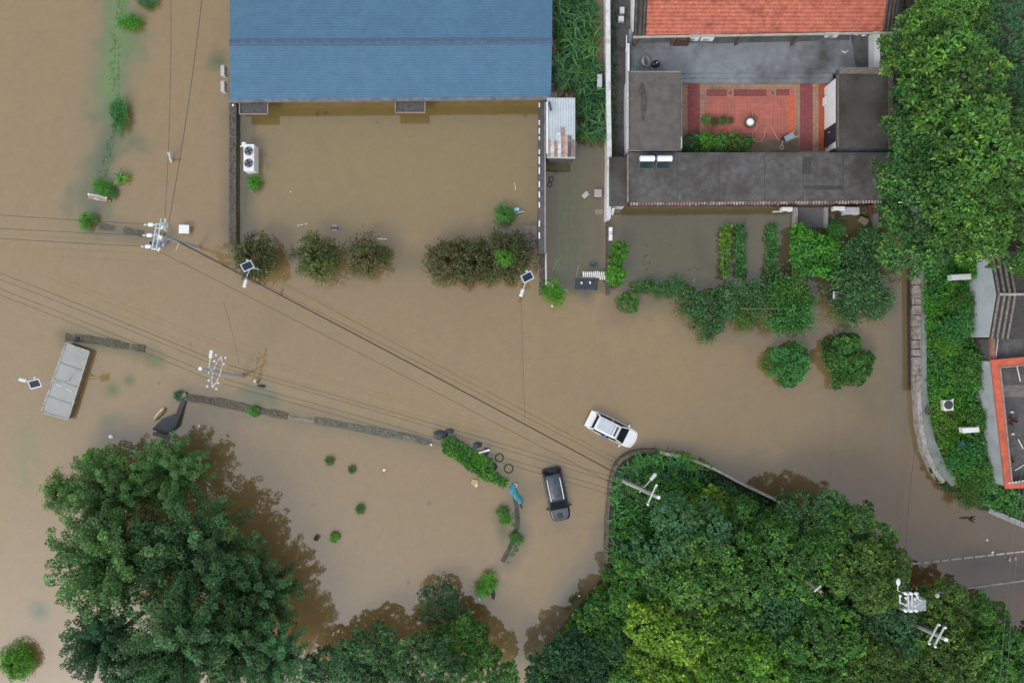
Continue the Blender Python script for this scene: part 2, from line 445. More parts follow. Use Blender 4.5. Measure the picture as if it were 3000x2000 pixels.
def in_poly(x, y, poly):
    r = np.zeros(len(x), bool); n = len(poly)
    for i in range(n):
        x1, y1 = poly[i]; x2, y2 = poly[(i + 1) % n]
        c = ((y1 > y) != (y2 > y)) & (x < (x2 - x1) * (y - y1) / ((y2 - y1) or 1e-9) + x1)
        r ^= c
    return r

def vnoise(x, y, scale, seed):
    """smooth value noise, numpy"""
    rg = np.random.default_rng(seed); g = rg.random((256, 256)); x = x / scale; y = y / scale
    xi = np.floor(x).astype(int); yi = np.floor(y).astype(int); fx = x - xi; fy = y - yi
    fx = fx * fx * (3 - 2 * fx); fy = fy * fy * (3 - 2 * fy)
    G = lambda a, b: g[a % 256, b % 256]
    return (G(xi, yi) * (1 - fx) + G(xi + 1, yi) * fx) * (1 - fy) + (G(xi, yi + 1) * (1 - fx) + G(xi + 1, yi + 1) * fx) * fy

def field(name, polys, dens, ground, h, leaf, lw, cols, seed, k=8, kind='stuff', label=None, cat=None, tl=.7, patch=90, upright=.5, hvar=1.0, ret=False):
    """low plants covering pixel polygons: leafy rosettes at uneven heights; one object"""
    rg = np.random.default_rng(seed); Ps = []; pxs = []
    for poly in polys:
        xs = [p[0] for p in poly]; ys = [p[1] for p in poly]
        n = int((max(xs) - min(xs)) * (max(ys) - min(ys)) / PPM ** 2 * dens)
        x = rg.uniform(min(xs), max(xs), n); y = rg.uniform(min(ys), max(ys), n)
        kp = in_poly(x, y, poly); x = x[kp]; y = y[kp]
        z = ground + h * (.15 + .85 * vnoise(x, y, 38, seed + 1) ** 1.0) * (1 - hvar + hvar * rg.uniform(.3, 1.1, len(x)))
        kk = (H - z) / H / PPM
        Ps.append(np.stack([(x - 1500) * kk, (1000 - y) * kk, z], 1)); pxs.append(np.stack([x, y], 1))
    P = np.concatenate(Ps); Q = np.concatenate(pxs); n = len(P)
    a = vnoise(Q[:, 0], Q[:, 1], patch, seed + 2); b = vnoise(Q[:, 0], Q[:, 1], patch * .35, seed + 3)
    f = np.clip((a * .65 + b * .35 - .25) * 2.0, 0, .999) * (len(cols) - 1)
    ca = np.array([PAL[c] for c in cols]); i = f.astype(int); fr = (f - i)[:, None]
    base = ca[i] * (1 - fr) + ca[np.minimum(i + 1, len(cols) - 1)] * fr
    col = base * rg.uniform(tl, 2 - tl, (n, 1))
    V, c = rosettes(P, np.tile(np.array([[0, 0, 1.0]]), (n, 1)), k, rg, leaf, lw, col, upright)
    me = quads_mesh(name, V, c); o = bpy.data.objects.new(name, me); C.objects.link(o)
    if kind: o['kind'] = kind
    if label: o['label'] = label
    if cat: o['category'] = cat
    return o

def blades(name, pts, hgt, ground, cols, seed, per=9, wid=.06, reach=.6, label=None, cat=None, kind='stuff'):
    """arching strap leaves (reeds, maize) growing from pixel points"""
    rg = np.random.default_rng(seed); Vs, cs = [], []
    for (px, py) in pts:
        hh = hgt * rg.uniform(.7, 1.15); b = np.array(W(px, py, ground + hh * .6)); b[2] = ground
        cb = np.array(PAL[cols[rg.integers(len(cols))]]) * rg.uniform(.7, 1.3)
        for j in range(per):
            a = rg.uniform(0, 6.28); z0 = hh * rg.uniform(.25, .85); L = reach * rg.uniform(.5, 1.2); rise = rg.uniform(.1, .5)
            d = np.array([math.cos(a), math.sin(a), 0]); s = np.array([-d[1], d[0], 0]) * wid * .5
            p = [b + np.array([0, 0, z0]) + d * L * t + np.array([0, 0, rise * L * (2.4 * t - 2.6 * t * t)]) for t in (0.03, .35, .7, 1.0)]
            ws = (.7, 1.0, .7, .12); c = cb * rg.uniform(.75, 1.25)
            for q in range(3):
                Vs.append([p[q] - s * ws[q], p[q + 1] - s * ws[q + 1], p[q + 1] + s * ws[q + 1], p[q] + s * ws[q]]); cs.append(c)
    me = quads_mesh(name, np.array(Vs), np.array(cs)); o = bpy.data.objects.new(name, me); C.objects.link(o)
    if kind: o['kind'] = kind
    if label: o['label'] = label
    if cat: o['category'] = cat
    return o
# ================================================================ SETTING: ground, water, land
MB().box((0, 0, -1.75), (900, 900, .5)).build('ground', m_soil)['kind'] = 'structure'

def make_water():
    xs = np.concatenate([[-420, -200, -120, -70], np.arange(-46, 46.01, .2), [70, 120, 200, 420]])
    ys = np.concatenate([[-420, -200, -120, -60], np.arange(-32, 32.01, .2), [60, 120, 200, 420]])
    X, Y = np.meshgrid(xs, ys); nx, ny = len(xs), len(ys)
    px = X.ravel() * PPM + 1500; py = 1000 - Y.ravel() * PPM
    n1 = vnoise(px + 4000, py + 4000, 260, 1); n2 = vnoise(px + 4000, py + 4000, 90, 2); n3 = vnoise(px + 4000, py + 4000, 24, 3); n4 = vnoise(px + 4000, py + 4000, 9, 4)
    RF = (.062, .072, .088)     # share of the look that the mirrored sky gives
    def wc(r, g, b): return tuple(max(.012, (l - q) / 1.10) for l, q in zip(lin(r, g, b), RF))
    brown = np.array(wc(150, 133, 110)); col = np.tile(brown, (len(px), 1))
    def blend(c, f):
        nonlocal col
        f = np.clip(f, 0, 1)[:, None]; col = col * (1 - f) + np.array(c) * f
    def dist(pts):
        d = np.full(len(px), 1e9)
        if len(pts) == 1: return np.hypot(px - pts[0][0], py - pts[0][1])
        for (x1, y1), (x2, y2) in zip(pts[:-1], pts[1:]):
            L = (x2 - x1) ** 2 + (y2 - y1) ** 2
            t = np.clip(((px - x1) * (x2 - x1) + (py - y1) * (y2 - y1)) / L, 0, 1)
            d = np.minimum(d, np.hypot(px - x1 - t * (x2 - x1), py - y1 - t * (y2 - y1)))
        return d
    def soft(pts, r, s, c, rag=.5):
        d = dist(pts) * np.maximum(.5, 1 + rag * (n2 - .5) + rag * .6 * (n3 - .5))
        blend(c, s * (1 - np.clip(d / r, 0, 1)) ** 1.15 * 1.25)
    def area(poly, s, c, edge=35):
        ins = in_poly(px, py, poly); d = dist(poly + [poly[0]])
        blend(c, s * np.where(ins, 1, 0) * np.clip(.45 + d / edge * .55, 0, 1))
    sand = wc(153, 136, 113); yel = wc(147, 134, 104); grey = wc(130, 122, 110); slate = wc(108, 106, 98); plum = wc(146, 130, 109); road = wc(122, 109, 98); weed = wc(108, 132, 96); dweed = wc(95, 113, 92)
    blend(sand, np.clip((n1 - .4) * 1.2, 0, .6)); blend(yel, np.clip((n1 * .5 + n2 * .5 - .5) * .8, 0, .25))
    # flooded yards: their own standing water, greener and greyer than the moving flood
    area([(690, 295), (1577, 290), (1577, 690), (690, 690)], .75, wc(143, 131, 106), 30)
    area([(1598, 300), (1780, 300), (1780, 860), (1598, 860)], .85, slate, 25)
    area([(1795, 600), (2620, 600), (2600, 900), (1900, 860), (1795, 850)], .95, wc(106, 108, 100), 30)
    area([(540, 1170), (1260, 1300), (1500, 1440), (1500, 1560), (1380, 1700), (1180, 1790), (800, 1800), (560, 1300)], .6, plum, 60)
    # vignetting and sky tone painted in: greyer eastward, browner towards the road
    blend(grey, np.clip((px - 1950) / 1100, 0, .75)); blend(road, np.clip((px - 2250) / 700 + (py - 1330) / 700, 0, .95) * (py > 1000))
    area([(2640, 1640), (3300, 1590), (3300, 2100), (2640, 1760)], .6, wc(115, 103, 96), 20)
    soft([(2850, 1650), (2930, 1640), (3060, 1700)], 80, .75, wc(94, 93, 95)); soft([(2900, 1540), (3060, 1600)], 80, .6, wc(110, 106, 104))  # first patch paints a cool sky reflection into the road water
    # shallows: drowned verge, wall tops and weed just below the surface
    soft([(345, -60), (345, 60), (335, 200), (320, 330), (305, 430), (285, 530), (265, 640)], 130, .62, wc(132, 129, 113))
    soft([(350, -60), (350, 60), (338, 180), (325, 260), (335, 330)], 66, 1.0, wc(114, 134, 106), 1.3); soft([(352, -60), (348, 60), (334, 180), (322, 260)], 20, .7, wc(118, 146, 102), 2.2); soft([(330, 400), (300, 470), (285, 520), (290, 570)], 76, .9, wc(102, 116, 101), 1.2); soft([(420, 5), (440, 0)], 34, .8, dweed)
    soft([(285, 600), (270, 640)], 50, .6, wc(118, 120, 106)); soft([(290, 665), (380, 680), (480, 695)], 46, .8, wc(118, 112, 102), .4)
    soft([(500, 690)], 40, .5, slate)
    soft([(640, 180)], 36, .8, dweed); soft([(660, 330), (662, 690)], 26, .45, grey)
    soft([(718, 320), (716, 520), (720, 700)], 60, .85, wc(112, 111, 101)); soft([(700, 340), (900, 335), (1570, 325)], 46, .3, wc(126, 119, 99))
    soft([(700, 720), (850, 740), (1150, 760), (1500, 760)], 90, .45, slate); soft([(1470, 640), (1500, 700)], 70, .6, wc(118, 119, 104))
    st = np.clip(.5 + .55 * np.sin(px * .52 + n3 * 4), 0, 1) * np.clip(.75 + .4 * np.sin(py * .6 + n2 * 9), .3, 1)
    d = dist([(1650, 470), (1655, 600), (1672, 780)]); blend(wc(84, 106, 90), np.clip(1.6 - d / 44, 0, 1) * (.45 + .55 * n4) * (.30 + .70 * st) * (py > 440) * (py < 830))
    soft([(1650, 800), (1690, 840)], 60, .4, wc(104, 110, 98)); soft([(1690, 830), (1720, 860)], 45, .7, wc(96, 98, 98))
    soft([(1920, 700), (1960, 740), (2050, 760)], 90, .35, wc(104, 106, 92)); soft([(2040, 700), (2060, 770), (2120, 800)], 40, .5, wc(98, 98, 90), 1)
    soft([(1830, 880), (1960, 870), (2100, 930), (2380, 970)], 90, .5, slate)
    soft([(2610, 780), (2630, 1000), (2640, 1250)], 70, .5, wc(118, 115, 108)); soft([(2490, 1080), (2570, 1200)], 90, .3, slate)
    soft([(190, 985), (310, 1005), (425, 1035), (455, 1055)], 44, .8, wc(112, 110, 94)); soft([(330, 1140)], 38, .8, dweed); soft([(378, 1115)], 30, .8, dweed); soft([(458, 1056)], 26, .7, weed)
    soft([(320, 1230)], 45, .6, wc(108, 118, 96)); soft([(310, 1275), (400, 1290)], 60, .6, slate); soft([(80, 1250), (70, 1400)], 60, .25, weed)
    soft([(118, 1790)], 46, .95, wc(95, 115, 98)); soft([(140, 1850), (190, 1950)], 80, .5, plum)
    soft([(545, 1160), (700, 1185), (840, 1215), (1100, 1260), (1280, 1300)], 62, .6, wc(122, 116, 102)); soft([(720, 1150), (800, 1170)], 42, .8, wc(112, 121, 104))
    soft([(560, 1200), (540, 1270), (600, 1330)], 80, .6, wc(124, 117, 107))
    soft([(1300, 1280), (1400, 1310), (1490, 1370), (1540, 1450)], 60, .7, wc(120, 114, 101)); soft([(1510, 1480), (1530, 1560), (1490, 1640)], 44, .7, wc(112, 110, 102))
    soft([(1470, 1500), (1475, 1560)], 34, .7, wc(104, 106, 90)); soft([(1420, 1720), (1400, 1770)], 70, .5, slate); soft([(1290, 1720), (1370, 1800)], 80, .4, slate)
    soft([(1790, 1560), (1770, 1620), (1690, 1720), (1640, 1780), (1560, 1900)], 75, .75, wc(122, 119, 112)); soft([(1660, 1770), (1690, 1740)], 30, .8, wc(98, 102, 90))
    soft([(1800, 1350), (1900, 1315), (2000, 1325), (2160, 1390), (2300, 1470)], 46, .6, wc(116, 113, 103)); soft([(2200, 1370), (2300, 1440)], 60, .35, slate)
    soft([(1610, 1370), (1640, 1530)], 60, .45, wc(122, 117, 106))  # darker water round the black car
    for (x, y, r, s) in ((930, 335, 9, .8), (955, 330, 7, .8), (1107, 358, 7, .8), (1540, 338, 7, .8), (778, 451, 6, .8), (788, 486, 7, .8), (1195, 1704, 7, .9), (918, 1478, 8, .6), (1257, 1473, 8, .6), (466, 1120, 6, .7), (560, 1010, 6, .5)):
        soft([(x, y)], r, s, wc(84, 78, 64))
    col *= (1 + .10 * (n4 - .5) + .05 * (n3 - .5))[:, None]
    V = np.stack([X.ravel(), Y.ravel(), np.zeros(nx * ny)], 1)
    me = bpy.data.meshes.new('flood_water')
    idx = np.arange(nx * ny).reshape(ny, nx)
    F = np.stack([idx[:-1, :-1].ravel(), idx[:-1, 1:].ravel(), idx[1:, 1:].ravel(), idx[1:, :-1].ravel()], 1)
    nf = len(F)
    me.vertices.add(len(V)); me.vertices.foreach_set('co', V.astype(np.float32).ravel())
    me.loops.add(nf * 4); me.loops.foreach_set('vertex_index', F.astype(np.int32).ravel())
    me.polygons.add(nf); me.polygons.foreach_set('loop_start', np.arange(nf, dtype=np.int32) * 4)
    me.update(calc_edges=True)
    a = me.color_attributes.new('SiltAndSkyTone', 'FLOAT_COLOR', 'POINT')
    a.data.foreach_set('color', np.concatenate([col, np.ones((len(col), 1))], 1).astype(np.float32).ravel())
    m = bpy.data.materials.new('muddy flood water'); m.use_nodes = True; nt = m.node_tree; b = nt.nodes['Principled BSDF']
    at = nt.nodes.new('ShaderNodeAttribute'); at.attribute_name = 'SiltAndSkyTone'
    tc = nt.nodes.new('ShaderNodeTexCoord')
    n = _noise(nt, 7.0, 6, .75, tc.outputs['Object'])
    mr = nt.nodes.new('ShaderNodeMapRange'); mr.inputs[1].default_value = .25; mr.inputs[2].default_value = .75; mr.inputs[3].default_value = .91; mr.inputs[4].default_value = 1.09
    nt.links.new(n.outputs['Fac'], mr.inputs[0])
    mx = nt.nodes.new('ShaderNodeMix'); mx.data_type = 'RGBA'; mx.blend_type = 'MULTIPLY'; mx.inputs['Factor'].default_value = 1
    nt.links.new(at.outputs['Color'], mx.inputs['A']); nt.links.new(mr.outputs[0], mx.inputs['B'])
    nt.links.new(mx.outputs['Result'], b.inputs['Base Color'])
    b.inputs['Roughness'].default_value = .03; b.inputs['IOR'].default_value = WATER_IOR
    n2 = _noise(nt, 3.2, 3, .55, tc.outputs['Object']); bm = nt.nodes.new('ShaderNodeBump'); bm.inputs['Strength'].default_value = .06; bm.inputs['Distance'].default_value = .05
    nt.links.new(n2.outputs['Fac'], bm.inputs['Height']); nt.links.new(bm.outputs['Normal'], b.inputs['Normal'])
    me.materials.append(m)
    o = bpy.data.objects.new('flood_water', me); C.objects.link(o); o['kind'] = 'structure'
WATER_IOR = 2.02
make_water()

RB = [(2697, 560), (2697, 1130), (2703, 1240), (2716, 1320), (2745, 1385), (2785, 1430), (2845, 1470), (2900, 1500), (3000, 1545), (3700, 1800)]
MB().prism([W(x, y, .7) for x, y in RB + [(3700, -500), (2655, -500), (2655, 560)]], -1.5).build('grass_bank', m_soil)['kind'] = 'structure'
ISL = [(1530, 2350), (1560, 1960), (1640, 1850), (1700, 1770), (1772, 1690), (1774, 1560), (1786, 1420), (1803, 1365), (1848, 1330), (1910, 1322), (1990, 1338), (2080, 1370), (2160, 1410),
       (2250, 1455), (2340, 1500), (2440, 1545), (2560, 1610), (2640, 1690), (2660, 1760), (2800, 1790), (2900, 1850), (3050, 1900), (3500, 2000), (3500, 2350)]
MB().prism([W(x, y, .55) for x, y in ISL], -1.5).build('grove_bank', m_soil)['kind'] = 'structure'
MB().prism([W(x, y, .3) for x, y in ((1786, -300), (2660, -300), (2660, 604), (1786, 604))], -1.5).build('house_plot', m_dconc)['kind'] = 'structure'

# ================================================================ BUILDINGS
# ---- blue roofed hall
def blue_hall():
    eh, rh = 1.9, 2.35
    sw, se = W(672, 292, eh), W(1614, 284, eh); wr, er = W(673, 125, rh), W(1617, 121, rh)
    nw, ne = W(673, -44, eh), W(1619, -46, eh)
    t = thing('blue_roof_hall', 'long hall under a blue tiled metal roof with a dark ridge strip', 'building', ((sw.x + se.x) / 2, sw.y + 4, -1))
    blue = M('blue tile sheet', lin(80, 117, 144), .6, .10, 1.5, stain=lin(74, 110, 137), sscale=.3, slo=.35, shi=.8, wave=('Y', 2.6, .82, .35), bump=.2, bscale=14, spec=.25)
    rf = MB().slab([sw, se, er, wr], .09).slab([wr, er, ne, nw], .09).build('roof', blue, t, True)
    cap = M('ridge cap', lin(72, 92, 116), .6, .15, 3, spec=.3)
    mid = (wr + er) / 2
    for sgn in (1,):
        a, b = wr + Vector((-.05, 0, .03)), er + Vector((.05, 0, .03)); dw = Vector((0, .26, -.03)); dn = Vector((0, -.24, -.03))
        m = MB().slab([a + dn, b + dn, b, a], .05).slab([a, b, b + dw, a + dw], .05)
        m.build('ridge_cap', cap, rf).location = -t.location
        m2 = MB().box(((sw.x + se.x) / 2, (sw.y + se.y) / 2 - .09, eh - .06), (se.x - sw.x + .1, .24, .14), rz=math.atan2(se.y - sw.y, se.x - sw.x))
        m2.build('gutter', M('gutter steel', (.13, .14, .16), .5, .3, 2), t, True)
    ins = .34
    wl = [sw + Vector((.15, ins, -.12)), se + Vector((-.15, ins, -.12)), ne + Vector((-.15, -ins, -.12)), nw + Vector((.15, -ins, -.12))]
    MB().prism(wl, -1.3).build('wall', m_brick, t, True)
    y0 = sw.y + ins
    for g, (a, b, c) in enumerate(((wl[0], wl[3], wr), (wl[1], wl[2], er))):
        x = a.x + (.1 if g == 0 else -.1)
        MB().add([(x - .1, a.y, eh - .1), (x + .1, a.y, eh - .1), (x - .1, b.y, eh - .1), (x + .1, b.y, eh - .1), (x - .1, c.y, rh - .12), (x + .1, c.y, rh - .12)],
                 [(0, 2, 4), (1, 5, 3), (0, 4, 5, 1), (2, 3, 5, 4), (0, 1, 3, 2)]).build('gable', m_brick, t, True)
    for px in (640, 840, 925, 1050, 1090, 1320, 1420, 1500):
        if px < 700: continue
        x = W(px, 300, 1.2).x; yy = y0 + (x - sw.x) * (se.y - sw.y) / (se.x - sw.x)
        f = MB().box((x, yy - .02, 1.0), (1.1, .06, .7)).build('window', M('frame brown', (.2, .15, .11), .8), t, True)
        MB().box((x, yy - .03, 1.0), (.94, .06, .56)).build('pane', m_glass, f).location = -t.location
        MB().box((x, yy - .09, .60), (1.2, .16, .08)).build('sill', M('sill grey', (.42, .38, .33), .8), f).location = -t.location
    for (x0, x1, yy0, yy1, z, nm) in ((702, 786, 300, 334, 1.4, 0), (1158, 1246, 297, 330, 1.4, 1)):
        a, b = W(x0, yy1, z), W(x1, yy1, z); a.y -= .05
        cx = (a.x + b.x) / 2; d = y0 - a.y
        c = MB().box((cx, a.y + d / 2, z - .08), (b.x - a.x, d, .16)).build('door_canopy', M('canopy felt', (.085, .083, .085), .8, .3, 5, bump=.4), t, True)
        MB().box((cx, a.y + .04, z + .03), (b.x - a.x + .06, .09, .1)).box((a.x + .02, a.y + d / 2, z + .03), (.09, d - .1, .1)).box((b.x - .02, a.y + d / 2, z + .03), (.09, d - .1, .1)).build('kerb', M('canopy kerb', (.26, .2, .175), .8, .2, 6), c).location = -t.location
        MB().box((cx, y0 - .03, .5), (1.3, .12, 1.9)).build('door', M('door wood', (.08, .04, .025), .6), t, True)
blue_hall()

# ---- courtyard house: red tiled north house and flat roofed wings
felt = M('grey roof felt', (.094, .090, .089), .85, .25, 2.2, bump=.35, bscale=9, stain=(.055, .051, .046), sscale=.5, slo=.44, shi=.66)
felt2 = M('brown grey roof felt', (.100, .090, .086), .85, .2, 1.6, bump=.35, bscale=9, stain=(.125, .105, .085), sscale=.3, slo=.5, shi=.75)
felt3 = M('mossy dark roof felt', (.070, .068, .064), .85, .25, 1.6, bump=.35, bscale=9, stain=(.038, .033, .022), sscale=.4, slo=.45, shi=.62)
slategap = M('shaded gutter gap', (.045, .055, .07), .35, .25, 2)
redt = M('red clay tile', lin(180, 94, 74), .8, .2, 3.5, col2=lin(204, 120, 98), lo=.3, hi=.7, bump=.2, stain=lin(120, 68, 58), sscale=1.0, slo=.5, shi=.74, wave=('Y', 1.25, .72, .7))
greyt = M('old grey tile', (.105, .09, .08), .85, .3, 3, stain=(.05, .045, .04), sscale=2, wave=('X', 1.1, .35, .9))

def north_house():
    eh, rh = 3.4, 5.0
    sw, se = W(1856, 103, eh), W(2622, 90, eh); D = 5.4
    t = thing('tiled_house', 'house with a red clay tile roof, grey tile edges and a white gable wall', 'house', ((sw.x + se.x) / 2, sw.y + 4, 0))
    up = Vector((0, D, rh - eh)); dn = Vector((0, 2 * D, 0))
    ux = (se - sw).normalized()
    rl, rr_ = sw + ux * S(36, eh), se - ux * S(36, eh)
    rf = MB().slab([rl, rr_, rr_ + up, rl + up], .1).slab([rl + up, rr_ + up, rr_ + dn, rl + dn], .1).build('roof', redt, t, True)
    z = Vector((0, 0, .03))
    for a, b in ((sw, rl), (rr_, se)):
        e = MB().slab([a + z, b + z, b + up + z, a + up + z], .13).slab([a + up + z, b + up + z, b + dn + z, a + dn + z], .13)
        for k in range(4):
            q = a + (b - a) * ((k + .5) / 4) + z * 2
            e.tube([q, q + up], .055, 6); e.tube([q + up, q + dn], .055, 6)
        e.build('verge_tiles', greyt, rf).location = -t.location
    MB().box(((sw.x + se.x) / 2, sw.y + .03, eh - .07), (se.x - sw.x, .12, .16), rz=math.atan2(se.y - sw.y, se.x - sw.x)).build('eaves_board', M('pale eaves', (.36, .33, .29), .8), t, True)
    xa = sw.x + .34; xb = se.x - .34; y1 = sw.y + 1.15; y2 = sw.y + 2 * D - .5
    MB().prism([Vector((xa, y1, eh - .15)), Vector((xb, y1, eh - .15)), Vector((xb, y2, eh - .15)), Vector((xa, y2, eh - .15))], .2).build('wall', M('brick red wall', (.2, .11, .08), .85, .3, 5, bump=.3), t, True)
    for x in (xa - .04, xb + .04):
        MB().add([(x - .05, y1, .2), (x + .05, y1, .2), (x + .05, y2, .2), (x - .05, y2, .2), (x - .05, y1, eh - .1), (x + .05, y1, eh - .1), (x + .05, y2, eh - .1), (x - .05, y2, eh - .1), (x - .05, sw.y + D, rh - .12), (x + .05, sw.y + D, rh - .12)],
                 [(0, 1, 5, 4), (2, 3, 7, 6), (0, 4, 8, 7, 3), (1, 2, 6, 9, 5), (4, 5, 9, 8), (6, 7, 8, 9), (0, 3, 2, 1)]).build('gable_wall', m_white, t, True)
    for px in (1950, 2120, 2230, 2330, 2500):
        x = W(px, 100, 2).x
        f = MB().box((x, y1 - .03, 2.2), (1.5, .1, 1.4)).build('window', m_white2, t, True)
        MB().box((x, y1 - .07, 2.2), (1.34, .08, 1.24)).build('pane', m_glass, f).location = -t.location
    for px in (1870, 1985, 2180, 2350, 2605):
        c0 = W(px, 97, eh - .2); MB().box((c0.x, sw.y + .22, (eh + .9) / 2), (.2, .2, eh - 1.1)).build('column', m_bark, t, True)
    return sw, se
north_house()

def terrace():
    te = M('grey terrace slab', lin(126, 132, 138), .6, .12, 1.5, stain=lin(78, 80, 82), sscale=.3, slo=.5, shi=.7, bump=.2, spec=.5)
    ted = M('black mould terrace', (.055, .056, .055), .8, .35, 2, bump=.3)
    b = MB()
    b.prism([W(1843, 85, .95), W(2575, 75, .95), W(2575, 213, .95), W(1843, 215, .95)], .2)
    b.prism([W(1990, 213.5, .79), W(2440, 213.5, .79), W(2440, 228, .79), W(1990, 228, .79)], .2)
    b.prism([W(1990, 228.5, .63), W(2440, 228.5, .63), W(2440, 243, .63), W(1990, 243, .63)], .2)
    b.mat(1).prism([W(2490, 90, .956), W(2562, 88, .956), W(2562, 205, .956), W(2508, 205, .956), (W(2500, 150, .956))], .96 - .02)
    b.mat(1).prism([W(1850, 88, .954), W(2490, 84, .954), W(2488, 118, .954), W(2100, 128, .954), W(1950, 124, .954), W(1850, 130, .954)], .94)  # eaves shade painted as a darker strip along the house
    b.build('terrace', [te, M('damp and shaded terrace', lin(92, 95, 96), .6, .2, 1.5, stain=(.045, .045, .045), sscale=.8)])['kind'] = 'structure'
    # courtyard paving with a red tile pattern
    tan = M('tan paving', lin(158, 124, 102), .7, .12, 4, bump=.1, stain=lin(120, 104, 88), sscale=.8, tile=1.7)
    red = M('red paving', lin(180, 106, 94), .7, .12, 4, stain=lin(158, 104, 94), sscale=.5, bump=.1, spec=.3, tile=1.7)
    mar = M('maroon paving', lin(136, 70, 70), .65, .15, 5, stain=lin(120, 76, 74), sscale=.7, bump=.1, tile=1.7)
    rus = M('rust paving', lin(152, 76, 50), .65, .15, 4, bump=.1)
    dirt = M('silty paving', lin(112, 98, 82), .75, .2, 3, stain=lin(96, 84, 60), sscale=.9)
    z = .45; b = MB(); i = 0
    def r(x0, y0, x1, y1, m, dz): b.mat(m).prism([W(x0, y0, z + dz), W(x1, y0, z + dz), W(x1, y1, z + dz), W(x0, y1, z + dz)], z + dz - .05 if dz else .1)
    r(1975, 240, 2445, 455, 0, 0)
    r(2014, 246, 2050, 405, 2, .004); r(2344, 240, 2381, 442, 2, .004); r(2398, 240, 2425, 442, 3, .004); r(2066, 262, 2328, 390, 1, .004)
    r(2070, 262, 2132, 282, 2, .008); r(2150, 262, 2245, 282, 2, .008); r(2274, 262, 2312, 280, 2, .008); r(2130, 264, 2148, 282, 0, .009); r(2255, 264, 2273, 282, 0, .009)
    r(2135, 268, 2143, 277, 2, .013); r(2260, 268, 2268, 277, 2, .013); r(2014, 405, 2344, 448, 4, .006); r(1985, 395, 2014, 448, 4, .007); r(2066, 390, 2328, 408, 5, .010)
    r(2308, 282, 2328, 390, 6, .009)
    b.build('courtyard_paving', [tan, red, mar, rus, dirt, M('dull red paving', lin(140, 88, 82), .7, .15, 4), M('orange red paving', lin(188, 96, 70), .7, .12, 4)])['kind'] = 'structure'
terrace()

